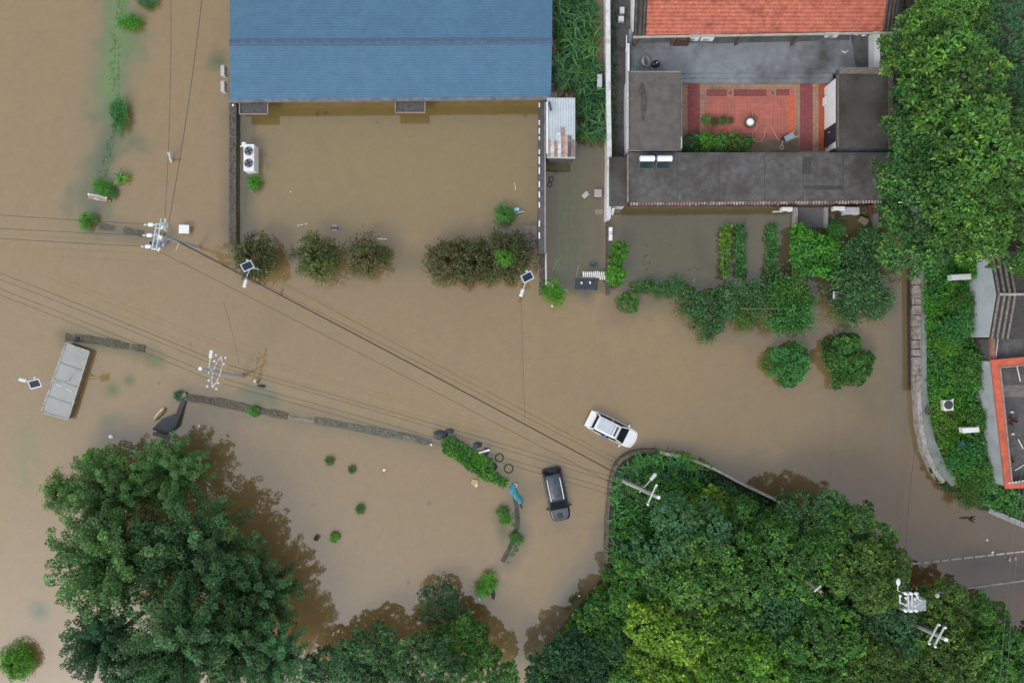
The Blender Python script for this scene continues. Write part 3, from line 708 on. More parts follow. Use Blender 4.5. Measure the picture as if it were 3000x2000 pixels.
def flat_house():
    t = thing('flat_roof_house', 'flat felt roofed house wrapped round three sides of the red paved courtyard', 'house', W(2220, 560, 0))
    def wing(x0, y0, x1, y1, h, mat, name='roof', inset=.16, sides=(1, 1, 1, 1), wm=None, th=.16):
        top = [W(x0, y1, h), W(x1, y1, h), W(x1, y0, h), W(x0, y0, h)]
        rf = MB().slab(top, th).build(name, mat, t, True)
        l, b_, r, u = sides
        wl = [top[0] + Vector((inset * l, inset * b_, -th)), top[1] + Vector((-inset * r, inset * b_, -th)), top[2] + Vector((-inset * r, -inset * u, -th)), top[3] + Vector((inset * l, -inset * u, -th))]
        MB().prism(wl, .05).build('wall', wm or m_white2, t, True)
        return rf, top
    brickw = M('stained brown wall', (.16, .115, .075), .85, .25, 4, bump=.3)
    west, wt = wing(1838, 209, 1997, 440, 3.2, felt2)
    east, et = wing(2451, 205, 2612, 434, 3.25, felt3, inset=.3)
    south, st = wing(1838, 447, 2614, 594, 2.4, felt, inset=.35, wm=brickw)
    small, sm = wing(1785, 460, 1837, 604, 2.0, felt3, inset=.1, wm=m_white2)
    # lower gutters between the wings, roof shade painted into their dark blue
    MB().prism([W(1840, 440.5, 2.15), W(1996, 440.5, 2.15), W(1996, 446.5, 2.15), W(1840, 446.5, 2.15)], .1).build('valley_gutter', slategap, t, True)
    MB().prism([W(2452, 434.5, 2.15), W(2612, 434.5, 2.15), W(2612, 446, 2.15), W(2452, 446, 2.15)], .1).build('valley_gutter', slategap, t, True)
    par = M('rendered parapet', (.2, .165, .145), .8, .2, 3, stain=(.3, .24, .21), sscale=1.5)
    pd = M('pale drip edge', (.42, .39, .37), .7, .25, 6)
    def kerb(par_o, x0, y0, x1, y1, h, wpx, mat, hh=.12):
        a, b = W(x0, y0, h), W(x1, y1, h); d = b - a; L = d.length; c = (a + b) / 2
        MB().box((c.x, c.y, h + hh / 2 - .01), (L, wpx, hh + .02), rz=math.atan2(d.y, d.x)).build('kerb', mat, par_o).location = -t.location
    kerb(west, 1839, 212, 1839, 438, 3.2, .10, pd); kerb(west, 1996, 236, 1996, 400, 3.2, .09, M('dark kerb', (.13, .115, .11), .8, .3, 4)); kerb(west, 1996, 402, 1996, 436, 3.2, .07, pd)  # darker kerb along most of the east edge
    kerb(west, 1845, 211, 1994, 211, 3.2, .1, par, .05)
    kerb(east, 2458, 208, 2606, 208, 3.25, .45, M('lichen parapet', (.16, .13, .12), .85, .3, 5)); kerb(east, 2454, 222, 2454, 432, 3.25, .13, M('east kerb', (.12, .10, .095), .85, .3, 5))
    kerb(east, 2608, 220, 2608, 430, 3.25, .3, M('mossy parapet', (.085, .075, .06), .85, .3, 5))
    kerb(south, 1839, 452, 1839, 592, 2.4, .12, par, .06)
    # red eave tiles along the south edge
    e = MB(); x = 1850
    while x < 2600:
        a = W(x, 598 - (x - 1850) * .008, 2.38); e.tube([a + Vector((0, .12, .0)), a + Vector((0, -.05 - .09 * rnd.random(), -.05))], .085, 7); x += 8.6
    e.build('eave_tiles', M('eave tile red', (.20, .105, .095), .75, .35, 1.1, lo=.4, hi=.6, stain=(.36, .28, .25), sscale=1.6, slo=.45, shi=.6), south).location = -t.location
    # seams and old repairs on the felt
    sm_ = M('felt seam', (.058, .056, .054), .85)
    for x in (1985, 2106, 2240, 2352, 2470): MB().box((W(x, 520, 2.4).x, W(x, 520, 2.4).y, 2.404), (.05, S(136, 2.4), .012)).build('felt_seam', sm_, south).location = -t.location
    bp = M('black patch', (.055, .053, .051), .85, .3, 6, bump=.4)
    a = W(2412, 550, 2.4); MB().box((a.x, a.y, 2.41), (S(112, 2.4), .28, .03)).build('felt_patch', bp, south).location = -t.location
    a = W(2364, 486, 2.4); MB().box((a.x, a.y, 2.41), (S(24, 2.4), S(50, 2.4), .03), rz=-.12).build('felt_patch', bp, south).location = -t.location
    mb = MB(); a = W(1886, 310, 3.2); mb.blob((a.x, a.y, 3.204), (.42, 1.9, .03), 3, .3, -.06); mb.blob((a.x - .1, a.y + 1.0, 3.205), (.5, 1.2, .03), 4, .3, .1)
    mb.build('felt_patch', M('tar smear', (.06, .05, .05), .8, .4, 5, stain=(.14, .085, .085), sscale=2), west).location = -t.location
    # white courtyard front of the east wing
    x = et[0].x + .3; ya, yb = W(2440, 432, .5).y, W(2440, 222, 3.2).y
    MB().box((x - .035, (ya + yb) / 2, 1.75), (.06, abs(yb - ya), 2.6)).build('front_wall', m_white, t, True)
    d = MB().box((x - .09, W(2440, 398, 1.5).y, 1.55), (.07, 1.35, 2.1)).build('door', M('door navy', (.02, .022, .03), .5), t, True)
    MB().box((x - .14, W(2440, 388, 1.5).y, 1.5), (.05, .05, .16)).build('handle', m_galv, d).location = -t.location
    # south front: door and windows under the eave
    y = st[0].y + .35
    for px in (1930, 2080, 2200, 2560):
        xx = W(px, 610, 1.5).x
        f = MB().box((xx, y - .02, 1.3), (1.4, .1, 1.0)).build('window', m_white2, t, True)
        MB().box((xx, y - .06, 1.3), (1.24, .08, .86)).build('pane', m_glass, f).location = -t.location
    MB().box((W(2378, 610, 1).x, y - .04, 1.1), (1.8, .12, 2.0)).build('door', M('door maroon', (.12, .03, .03), .6), t, True)
flat_house()

# ---- right hand house, cut by the frame
def east_house():
    t = thing('gable_house', 'white gabled house with grey ridged tiles and a red edged roof terrace', 'house', W(2990, 1050, .7))
    xw = W(2833, 860, .7).x; eh, rh = 3.4, 4.25
    yr = W(2917, 862, rh).y; yn = W(2895, 792, eh).y + 1.2; ys = W(2905, 988, eh).y
    ln = 14.0
    ya = yr + (yr - ys)
    # walls
    MB().add([(xw, ys, .6), (xw, ya, .6), (xw, ya, eh), (xw, yr, rh), (xw, ys, eh), (xw + ln, ys, .6), (xw + ln, ya, .6), (xw + ln, ya, eh), (xw + ln, yr, rh), (xw + ln, ys, eh)],
             [(0, 4, 3, 2, 1), (5, 6, 7, 8, 9), (0, 5, 9, 4), (1, 2, 7, 6), (2, 3, 8, 7), (3, 4, 9, 8), (0, 1, 6, 5)]).build('gable_wall', M('pale blue grey render', (.42, .46, .49), .75, .05, 1, stain=(.33, .36, .38), sscale=.7, slo=.55, shi=.8), t, True)
    old = M('dark old tile', (.075, .072, .07), .85, .35, 3, stain=(.03, .03, .03), sscale=3, wave=('Y', 2.2, .5, .6))
    x0 = xw + .02
    o = .12
    rf = MB().slab([Vector((x0, ys - .1, eh + .1)), Vector((xw + ln, ys - .1, eh + .1)), Vector((xw + ln, yr, rh + o)), Vector((x0, yr, rh + o))], .12) \
        .slab([Vector((x0, yr, rh + o)), Vector((xw + ln, yr, rh + o)), Vector((xw + ln, ya + .1, eh + .1)), Vector((x0, ya + .1, eh + .1))], .12).build('roof', old, t, True)
    v = MB()
    for k in range(4):
        xx = x0 + .1 + k * .38
        v.tube([(xx, ys - .1, eh + .17), (xx, yr, rh + .19)], .085, 7); v.tube([(xx, yr, rh + .19), (xx, ya + .1, eh + .17)], .085, 7)
    v.build('verge_tiles', M('pale verge tile', (.17, .15, .135), .85, .35, 5), rf).location = -t.location
    MB().tube([(x0 + .1, yr, rh + .2), (xw + ln, yr, rh + .2)], .1, 8).build('ridge_tiles', M('ridge mortar', (.3, .29, .27), .85, .25, 5), rf).location = -t.location
    # low connecting roof between gable and terrace
    x1 = W(2918, 1000, 3.2).x
    MB().prism([W(2898, 992, 3.0), W(3400, 985, 3.0), W(3400, 1052, 3.0), W(2902, 1060, 3.0)], .6).build('link_roof', felt, t, True)
    p0, p1 = W(2899, 990, 3.1), W(2904, 1052, 3.1)
    MB().box(((p0.x + p1.x) / 2 + .12, (p0.y + p1.y) / 2, 3.1), (.3, abs(p0.y - p1.y), .3)).build('side_kerb', M('pink kerb', (.24, .12, .095), .8), t, True)
    MB().tube([W(2924, 990, 3.2), W(2917, 1050, 3.2)], .05, 6).build('pipe', M('bare pole', (.42, .38, .35), .7), t, True)
    # roof terrace with a red tiled parapet
    h = 3.6
    out = [(2903, 1054), (3420, 1010), (3440, 1405), (2946, 1432)]
    inn = [(2930, 1076), (3410, 1035), (3425, 1388), (2965, 1415)]
    OP = [W(x, y, h) for x, y in out]; IP = [W(x, y, h) for x, y in inn]
    red = M('red parapet cap', lin(186, 92, 70), .7, .14, 2.5, bump=.2, stain=lin(150, 78, 62), sscale=1)
    b = MB()
    for i in range(4):
        j = (i + 1) % 4
        b.slab([OP[i], OP[j], IP[j], IP[i]], .14)
    b.build('parapet_cap', red, t, True)
    w_ = MB()
    cen = sum(OP, Vector()) / 4
    lo = [p + (cen - p).normalized() * .22 for p in OP]
    for i in range(4):
        j = (i + 1) % 4; n = Vector((0, 0, 1)).cross((lo[j] - lo[i]).normalized()) * .2
        a, c = lo[i], lo[j]
        w_.prism([Vector((a.x, a.y, h - .15)), Vector((c.x, c.y, h - .15)), Vector((c.x + (cen - c).normalized().x * .3, c.y + (cen - c).normalized().y * .3, h - .15)), Vector((a.x + (cen - a).normalized().x * .3, a.y + (cen - a).normalized().y * .3, h - .15))], .6)
    w_.build('wall', M('grey render', (.36, .39, .41), .75, .1, 1, stain=(.26, .28, .29), sscale=.8, slo=.5, shi=.8), t, True)
    fl = [p + (cen - p).normalized() * .35 for p in OP]
    MB().prism([Vector((p.x, p.y, 3.05)) for p in fl], 2.8).build('terrace_floor', M('terrace felt', (.085, .078, .075), .85, .25, 2, bump=.3, stain=(.055, .06, .065), sscale=.5), t, True)
    ie = MB()
    for i in range(4):
        j = (i + 1) % 4; a, c = IP[i], IP[j]; d = c - a
        ie.box(((a.x + c.x) / 2, (a.y + c.y) / 2, h - .05), (d.length, .09, .2), rz=math.atan2(d.y, d.x))
    ie.build('inner_kerb', M('sandy kerb', (.24, .22, .195), .85, .25, 4), t, True)
    MB().box((W(2985, 1128, 3.06).x, W(2985, 1145, 3.06).y, 3.06), (3, .9, .03)).build('roof_band', M('sandy band', (.15, .13, .12), .85, .2, 3), t, True)
    z = .7
    MB().prism([W(2905, 1425, 1.6), W(2935, 1432, 1.6), W(2940, 1442, 1.6), W(2912, 1446, 1.6)], .5).build('corner_plinth', M('grey plinth', (.24, .25, .25), .8), t, True)
east_house()

# ---- metal sheet shed
def shed():
    h = 2.4
    P = [W(1602, 287, h), W(1685, 287, h), W(1685, 465, h), W(1602, 463, h)]
    t = thing('metal_shed', 'lean-to shed roofed with white corrugated sheet, rusty at its south end', 'shed', (sum(p.x for p in P) / 4, P[2].y, -1))
    sheet = M('white corrugated sheet', (.46, .52, .56), .5, .08, 2, stain=(.36, .42, .47), sscale=.8, wave=('X', 1.6, .86, .5))
    r = MB().slab(P, .05).build('roof', sheet, t, True)
    MB().prism([p + Vector((.12 if i in (0, 3) else -.12, -.12 if i < 2 else .14, -.06)) for i, p in enumerate(P)], -1.2).build('wall', m_dconc, t, True)
    rr = random.Random(4); cols = [(.34, .25, .21), (.5, .5, .52), (.27, .17, .13), (.56, .56, .58), (.3, .2, .16), (.42, .32, .29), (.08, .075, .075), (.22, .15, .13)]
    for k in range(8):
        px = 1606 + k * 9.8; a = W(px + 3, 460, h + .03); L = rr.uniform(1.2, 2.1) * (1.15 if k in (4, 6) else .9)
        MB().box((a.x, a.y + L / 2, h + .045 + .004 * (k % 2)), (.25, L, .04), rz=rr.uniform(-.03, .03)).build('rusty_sheet', M('rust strip %d' % k, cols[k], .65, .3, 4, stain=(.3, .24, .22), sscale=2), r).location = -t.location
    a = W(1604, 300, h); MB().tube([a + Vector((.1, 0, .1)), W(1614, 326, h) + Vector((0, 0, .1))], .07, 6).build('gutter_pipe', M('dark pipe', (.05, .07, .08), .5), t, True)
    e = W(1602, 375, h); MB().box((e.x + .02, e.y, h + .05), (.12, S(150, h), .08)).build('edge_batten', m_white, t, True)
    return h
shed()

# ---- low walls
def wall_line(name, label, pts, wpx, h, mat, z0=-1.3, cat='wall', group=None, rough=.0, seed=1, top=None):
    rr = random.Random(seed); P = [W(x, y, h) for x, y in pts]
    dense = []
    for a, b in zip(P[:-1], P[1:]):
        n = max(1, int((b - a).length / (.45 if rough else 50)))
        dense += [a.lerp(b, i / n) for i in range(n)]
    dense.append(P[-1]); Lf, Rt = [], []
    for i, p in enumerate(dense):
        d = (dense[min(i + 1, len(dense) - 1)] - dense[max(i - 1, 0)]).normalized(); n = Vector((-d.y, d.x, 0))
        hw = S(wpx, h) / 2 * (1 + rr.uniform(-rough, rough)); dz = rr.uniform(-rough, rough) * .25
        Lf.append(p + n * hw + Vector((0, 0, dz))); Rt.append(p - n * hw + Vector((0, 0, dz)))
    k = len(dense); vs, fs = [], []
    for i in range(k):
        for q in (Lf[i], Rt[i]): vs.append(q)
        for q in (Lf[i], Rt[i]): vs.append(Vector((q.x, q.y, z0)))
    for i in range(k - 1):
        a = 4 * i; b = a + 4
        fs += [(a, a + 1, b + 1, b), (a, b, b + 2, a + 2), (a + 1, a + 3, b + 3, b + 1)]
    fs += [(0, 2, 3, 1), (4 * k - 4, 4 * k - 3, 4 * k - 1, 4 * k - 2)]
    mb = MB().add(vs, fs)
    t = thing(name, label, cat, (P[0].x, P[0].y, z0), 0, group)
    mb.build('wall_body', mat, t, True)
    return t
stone = M('bank stone', (.25, .215, .19), .85, .25, 3, bump=.5, bscale=8, stain=(.10, .082, .07), sscale=2.2, slo=.52, shi=.68)
wall_line('courtyard_wall', 'dark mossy yard wall running south from the west end of the blue hall', [(682, 300), (681, 500), (681, 715)], 21, .45, m_wallt, rough=.06)
t = wall_line('courtyard_wall', 'dark yard wall edged with white tiles beside the metal shed', [(1590, 296), (1588, 500), (1588, 742)], 22, 1.3, M('slate wall top', (.09, .085, .088), .8, .25, 4, bump=.3))
rr = random.Random(3)
for y in (308, 360, 384, 405, 445, 470, 500, 540, 570, 600, 655, 690):
    a = W(1580, y, 1.3); MB().box((a.x, a.y, 1.32), (.1, rr.uniform(.25, .55), .07), rz=rr.uniform(-.05, .05)).build('white_tile', m_white, t, True)
a, b = W(1598, 300, 1.3), W(1596, 740, 1.3); MB().box(((a.x + b.x) / 2, (a.y + b.y) / 2, 1.33), (.09, abs(a.y - b.y), .06)).build('coping', M('grey coping', (.3, .3, .31), .7), t, True)
wall_line('garden_wall', 'narrow brown wall continuing south to the climbing vines at the gate', [(1588, 745), (1588, 862)], 14, .6, m_wallt, rough=.08)
wall_line('boundary_wall', 'tall white topped wall between the reeds and the dark alley', [(1781, -40), (1783, 300), (1786, 470), (1783, 640)], 13, 1.6, M('white wall top', (.6, .61, .62), .7, .1, 3, stain=(.36, .36, .35), sscale=1.6, slo=.5, shi=.75))
wall_line('garden_wall', 'thin dark wall beside the green climber between lane and garden', [(1783, 645), (1782, 862)], 9, .5, m_dconc)
wall_line('garden_wall', 'low grey wall along the east side of the flooded garden', [(2566, 612), (2568, 730)], 15, .35, m_conc, rough=.05)
t = wall_line('retaining_wall', 'long stone topped retaining wall along the edge of the grassy bank', [(2683, 600), (2684, 900), (2687, 1140)], 27, .70, M('dark wall core', (.05, .042, .035), .9, .3, 4), rough=.03, seed=5)
rr = random.Random(8); b = MB(); y = 602
while y < 1136:
    L = rr.uniform(14, 40); xc = 2683.5 + (y - 600) * .007
    sp = rr.choice([0, 0, 6, 8, -5])
    if sp and L < 30:
        for q0, q1 in ((-13, sp - .9), (sp + .9, 13)): b.prism([W(xc + q0, y, .8), W(xc + q1, y, .8), W(xc + q1 + rr.uniform(-1.5, 1.5), y + L, .8), W(xc + q0 + rr.uniform(-1, 1), y + L, .8)], .55)
    else: b.prism([W(xc - 13, y, .8), W(xc + 13, y + rr.uniform(-1.5, 1.5), .8), W(xc + 13, y + L, .8), W(xc - 13, y + L + rr.uniform(-1.5, 1.5), .8)], .55)
    y += L + rr.uniform(1.2, 3.2)
b.build('cap_stones', stone, t, True)
wall_line('retaining_wall', 'pale curved concrete kerb wall bending round the foot of the grassy bank', [(2692, 1145), (2698, 1240), (2712, 1318), (2742, 1384), (2765, 1412)], 13, .78, M('pale kerb', (.33, .31, .29), .8, .2, 4, bump=.3, stain=(.16, .15, .14), sscale=1.4), rough=.04)
MB().prism([W(x, y, .74) for x, y in ((2698, 600), (2712, 600), (2716, 1140), (2728, 1230), (2740, 1290), (2775, 1370), (2808, 1410), (2790, 1425), (2750, 1384), (2718, 1316), (2705, 1240), (2700, 1140))], .6).build('drain_path', M('drain concrete', lin(126, 132, 130), .8, .15, 2, stain=lin(84, 96, 80), sscale=1))['kind'] = 'structure'
wall_line('kerb_wall', 'straight grey concrete kerb at the bottom right beside the road', [(2898, 1494), (3010, 1542), (3200, 1610)], 15, .85, M('kerb grey', (.27, .27, .28), .8, .15, 3))
wall_line('low_wall', 'drowned brick wall running east from the roof of the grey container', [(192, 988), (262, 994), (340, 1008), (424, 1022)], 22, .04, M('drowned brick', (.10, .09, .062), .9, .4, 5, bump=.5, stain=(.06, .075, .045), sscale=1.5), rough=.18, seed=2)
pondm = M('pond wall brick', (.125, .105, .082), .9, .4, 5, bump=.5, stain=(.06, .06, .048), sscale=1.8)
wall_line('low_wall', 'crumbling pond wall from the dark slab to the little green sprout', [(545, 1164), (640, 1178), (705, 1192), (735, 1200)], 22, .10, pondm, rough=.18, seed=3)
wall_line('low_wall', 'short mossy stretch of pond wall just east of the green sprout', [(745, 1200), (800, 1211), (842, 1219)], 19, .09, pondm, rough=.15, seed=4)
wall_line('low_wall', 'pale broken gap section of the pond wall, its lowest stretch', [(843, 1221), (880, 1228), (920, 1233)], 9, .05, M('pale rubble', (.24, .2, .165), .9, .3, 6), rough=.2, seed=6)
wall_line('low_wall', 'long grey stone pond wall leading to the green overgrown heap', [(920, 1231), (1020, 1249), (1065, 1258), (1180, 1278), (1262, 1296)], 20, .10, M('grey pond wall', (.12, .115, .098), .9, .4, 5, bump=.5, stain=(.22, .205, .18), sscale=1.6, slo=.55, shi=.7), rough=.16, seed=7)
wall_line('low_wall', 'thin curved dark pond wall hooking south from the teal tarpaulin', [(1508, 1455), (1514, 1490), (1516, 1530), (1508, 1570), (1494, 1605), (1472, 1645)], 13, .07, M('dark pond wall', (.075, .07, .062), .9, .35, 5), rough=.15, seed=8)
wall_line('verge_wall', 'submerged grey footing west of the transformer pole', [(290, 662), (350, 672), (415, 684), (470, 692)], 20, .015, M('drowned footing', (.095, .085, .07), .9, .35, 3), rough=.2, seed=9)
kw = M('grove kerb', (.12, .105, .09), .85, .3, 5, bump=.4, stain=(.07, .065, .05), sscale=1.5)
wall_line('grove_wall', 'curved kerb wall round the reedy tip of the tree grove', [(1777, 1650), (1780, 1520), (1786, 1450), (1790, 1410), (1802, 1372), (1822, 1346), (1850, 1330), (1885, 1322), (1925, 1322)], 9, .62, kw, rough=.08, seed=10)
wall_line('grove_wall', 'thin pale kerb wall on the north side of the tree grove, facing the road', [(1932, 1326), (1990, 1338), (2040, 1352), (2090, 1372), (2150, 1404), (2190, 1425), (2260, 1458), (2345, 1502)], 7, .95, M('pale grove kerb', (.36, .35, .31), .85, .3, 4), rough=.06, seed=11)
# garden path between its two kerbs, leading to the gate of the flat roofed house
MB().prism([W(2338, 607, .12), W(2417, 607, .12), W(2417, 668, .12), W(2338, 668, .12)], -1).build('path', M('wet path', lin(104, 103, 104), .6, .15, 2, stain=(.09, .08, .09), sscale=1))['kind'] = 'structure'
pk = M('path kerb', (.3, .29, .3), .8, .15, 3)
wall_line('path_kerb', 'grey kerb on the west side of the short path to the house door', [(2332, 607), (2331, 662)], 12, .42, pk)
wall_line('path_kerb', 'grey kerb on the east side of the short path to the house door', [(2421, 607), (2421, 668)], 11, .42, pk)
# white kerb lines by the drowned road
t = thing('road_kerb', 'broken white kerb line crossing the drowned road, the northern of the two', 'kerb', W(2810, 1636, 0))
b = MB(); x = 2640
while x < 2975:
    L = rr.uniform(18, 32); a = W(x, 1655 - (x - 2640) * .112, .05); c = W(x + L, 1655 - (x + L - 2640) * .112, .05)
    b.box(((a.x + c.x) / 2, (a.y + c.y) / 2, 0), ((c - a).length, .13, .1), rz=math.atan2(c.y - a.y, c.x - a.x)); x += L + rr.uniform(3, 9)
b.build('kerb_stones', M('white kerb', (.42, .38, .35), .75, .25, 4), t, True)
wall_line('road_kerb', 'thin unbroken white kerb line near the transformer platform, south of the broken one', [(2718, 1742), (2800, 1728), (2900, 1714), (3060, 1692)], 5, .06, M('white kerb2', (.34, .33, .33), .75, .25, 4), rough=.1)
# ================================================================ VEHICLES
def loft(mb, secs):
    """secs: list of closed point rings with equal counts"""
    n = len(secs[0]); vs = [p for s in secs for p in s]
    fs = [(i * n + k, i * n + (k + 1) % n, (i + 1) * n + (k + 1) % n, (i + 1) * n + k) for i in range(len(secs) - 1) for k in range(n)]
    fs += [tuple(reversed(range(n))), tuple(range((len(secs) - 1) * n, len(secs) * n))]
    return mb.add(vs, fs)

def car(label, loc, rz, pitch, paint, roofpaint, railmat, white):
    """SUV, nose along +x, local z=0 is the water line at rest (road 0.95 m below)"""
    t = thing('parked_car', label, 'car', loc, rz)
    t.rotation_euler = (0, pitch, rz)
    L = 2.3; zb = -.72
    def ring(x, hw, z1, r=.12):
        pts = [(x, -hw + .08, zb), (x, -hw, zb + .25), (x, -hw, z1 - r), (x, -hw + r * .45, z1 - r * .3), (x, -hw + r * 1.4, z1), (x, 0, z1 + .02), (x, hw - r * 1.4, z1), (x, hw - r * .45, z1 - r * .3), (x, hw, z1 - r), (x, hw, zb + .25), (x, hw - .08, zb)]
        return [Vector(p) for p in pts]
    b = MB(); loft(b, [ring(-2.32, .62, .0), ring(-2.28, .76, .08), ring(-2.18, .85, .13), ring(-1.9, .91, .15), ring(-1.2, .93, .15), ring(-.6, .93, .15), ring(.7, .92, .15), ring(1.05, .91, .135), ring(1.5, .89, .10), ring(1.85, .85, .05), ring(2.05, .78, .0), ring(2.2, .68, -.05), ring(2.29, .54, -.10), ring(2.33, .40, -.15)])
    body = b.build('body', paint, t, smooth=True)
    # hood
    h = MB().slab([(1.02, -.74, .165), (1.06, .0, .175), (1.02, .74, .165), (1.4, .75, .13), (1.72, .70, .09), (1.92, .6, .05), (2.04, .42, .03), (2.08, 0, .03), (2.04, -.42, .03), (1.92, -.6, .05), (1.72, -.70, .09), (1.4, -.75, .13)], .06)
    h.build('hood', roofpaint if not white else paint, t, bevel=.02)
    # greenhouse in dark glass
    def gr(x, hb, ht, z0, z1):
        return [Vector(p) for p in ((x, -hb, z0), (x, -ht, z1), (x, 0, z1 + .02), (x, ht, z1), (x, hb, z0))]
    g = MB(); loft(g, [gr(-2.12, .76, .74, .12, .2), gr(-1.78, .80, .66, .13, .60), gr(-1.3, .82, .66, .13, .67), gr(.1, .83, .66, .13, .68), gr(.35, .82, .64, .13, .62), gr(1.12, .76, .72, .12, .16)])
    g.build('cabin_glass', m_glass, t, smooth=False)
    # roof skin
    r = MB(); loft(r, [[Vector(p) for p in ((x, -w_, z), (x, -w_ + .05, z + .035), (x, 0, z + .055), (x, w_ - .05, z + .035), (x, w_, z))] for x, w_, z in ((-1.8, .62, .605), (-1.6, .655, .66), (-1.0, .665, .685), (0.0, .66, .69), (.32, .63, .645))])
    rf = r.build('roof', roofpaint, t, smooth=True)
    for s in (-1, 1):   # window posts, beltline and front posts
        MB().tube([(.33, s * .635, .65), (.75, s * .71, .42), (1.10, s * .78, .17)], .05, 6).build('window_post', paint, t)
        MB().tube([(-1.75, s * .645, .62), (-2.08, s * .77, .17)], .07, 6).build('window_post', paint, t)
        MB().tube([(-.55, s * .665, .66), (-.55, s * .825, .16)], .035, 5).build('window_post', paint, t)
        MB().box((-.5, s * .852, .165), (2.9, .035, .04)).build('window_trim', railmat, t)
        m = MB().blob((.92, s * 1.02, .28), (.17, .26, .19), 3, 0); m.tube([(.92, s * .84, .22), (.92, s * .98, .27)], .025, 5)
        m.build('mirror', paint, t, smooth=True)
        for x in (-1.35, 1.4): 
            wl = MB().tube([(x, s * .68, -.62), (x, s * .93, -.62)], .34, 18).build('wheel', m_rub, t)
            MB().tube([(x, s * .931, -.62), (x, s * .95, -.62)], .2, 14).build('rim', m_galv, wl)
        MB().box((2.12, s * .58, -.1), (.14, .3, .12), rz=-s * .4).build('headlight', M('lamp glass', (.6, .62, .62), .15, .05), t)
        MB().box((-2.2, s * .68, .02), (.1, .22, .16)).build('taillight', M('tail lamp red', (.25, .02, .02), .3), t)
    if white:
        tg = MB().box((-2.34, 0, .44), (.50, 1.56, .07), ry=.10).box((-2.04, 0, .47), (.16, 1.2, .06), ry=.10)
        tg.build('tailgate', paint, t, bevel=.05)
        MB().box((-1.9, 0, .56), (.34, 1.24, .03), ry=.9).build('rear_window', m_glass, t)
        MB().box((.02, 0, .755), (.17, .95, .05)).build('sunroof', M('sunroof glass', (.05, .075, .08), .15), t, bevel=.02)
        sr = MB().slab([(-1.62, -.50, .752), (-1.62, .50, .752), (-.18, .52, .772), (-.18, -.52, .772)], .03)
        sr.build('roof_panel', M('grey roof panel', lin(186, 192, 200), .5, .06, 6, stain=lin(165, 172, 180), sscale=3), t)
        for k in range(4): MB().lathe((-.28, -.36 + .24 * k, .77), [(.035, 0), (.035, .03), (.0, .035)], 10).build('roof_stud', m_black, t)
        MB().box((-.55, -.90, .12), (.62, .16, .20), rx=.3).build('door_stripe', M('blue stripe', (.03, .14, .32), .4), t)
        MB().box((.28, -.925, -.02), (.8, .03, .12)).box((.9, -.9, -.05), (.3, .03, .12)).build('door_marking', M('red stripe', (.5, .15, .1), .5), t)
    else:
        for s in (-1, 1):
            q = MB().tube([(-1.5, s * .56, .78), (-1.2, s * .57, .80), (.0, s * .57, .80), (.25, s * .55, .75)], .04, 6)
            for x in (-1.4, -.5, .18): q.tube([(x, s * .56, .68), (x, s * .57, .79)], .03, 5)
            q.build('roof_rail', M('bright rail', (.75, .76, .78), .35, .05), t)
        mu = M('mud smear', (.03, .03, .034), .6, .3, 8)
        MB().box((-.12, .15, .752), (.05, .62, .012), rz=.1).box((-.45, .32, .752), (.5, .05, .012), rz=.35).box((-.42, -.22, .752), (.2, .07, .012), rz=-.6).build('sunroof_seal', mu, rf)
        MB().lathe((-1.2, .02, .745), [(.05, 0), (.05, .06), (.01, .09)], 10).build('aerial', m_black, rf)
        MB().box((-2.12, .05, .33), (.3, .8, .06), ry=-.5).build('rear_spoiler', m_black, t)
    return t
pw = M('white car paint', (.76, .78, .80), .3, .03, 2, spec=.5)
pb = M('black car paint', (.012, .013, .016), .25, .1, 2, spec=.6)
pbr = M('black car roof sky sheen', (.05, .062, .085), .35, .15, 2.5, spec=.6, stain=(.075, .085, .10), sscale=1)  # sky reflection painted as a bluer, lighter tone on roof and bonnet
c = W(1801, 1262, .4); car('white car with an open tailgate, its bonnet dipping under the brown flood water', (c.x, c.y, .06), math.radians(-26.5), .045, pw, pw, m_black, True).scale = (.90, .84, .92)
c = W(1631, 1452, .3); car('black estate car with bright roof rails standing in the flooded lane', (c.x, c.y, .04), math.radians(-78.5), .018, pb, pbr, M('trim chrome', (.35, .36, .37), .35), False).scale = (.95, .87, .95)

# ================================================================ POLES, LAMPS, WIRES
m_pole = M('concrete pole', (.36, .355, .35), .8, .12, 5)
m_polew = M('muddy pole foot', (.2, .165, .125), .85, .25, 4)
m_insul = M('white porcelain', (.75, .76, .76), .25, .04)
m_xarm = M('galvanised arm', (.52, .54, .56), .45, .1, 6)
m_lampw = M('white lamp housing', (.58, .62, .66), .35, .05)
m_panel = M('solar cells', (.016, .026, .055), .5, .2, 5, spec=.15)

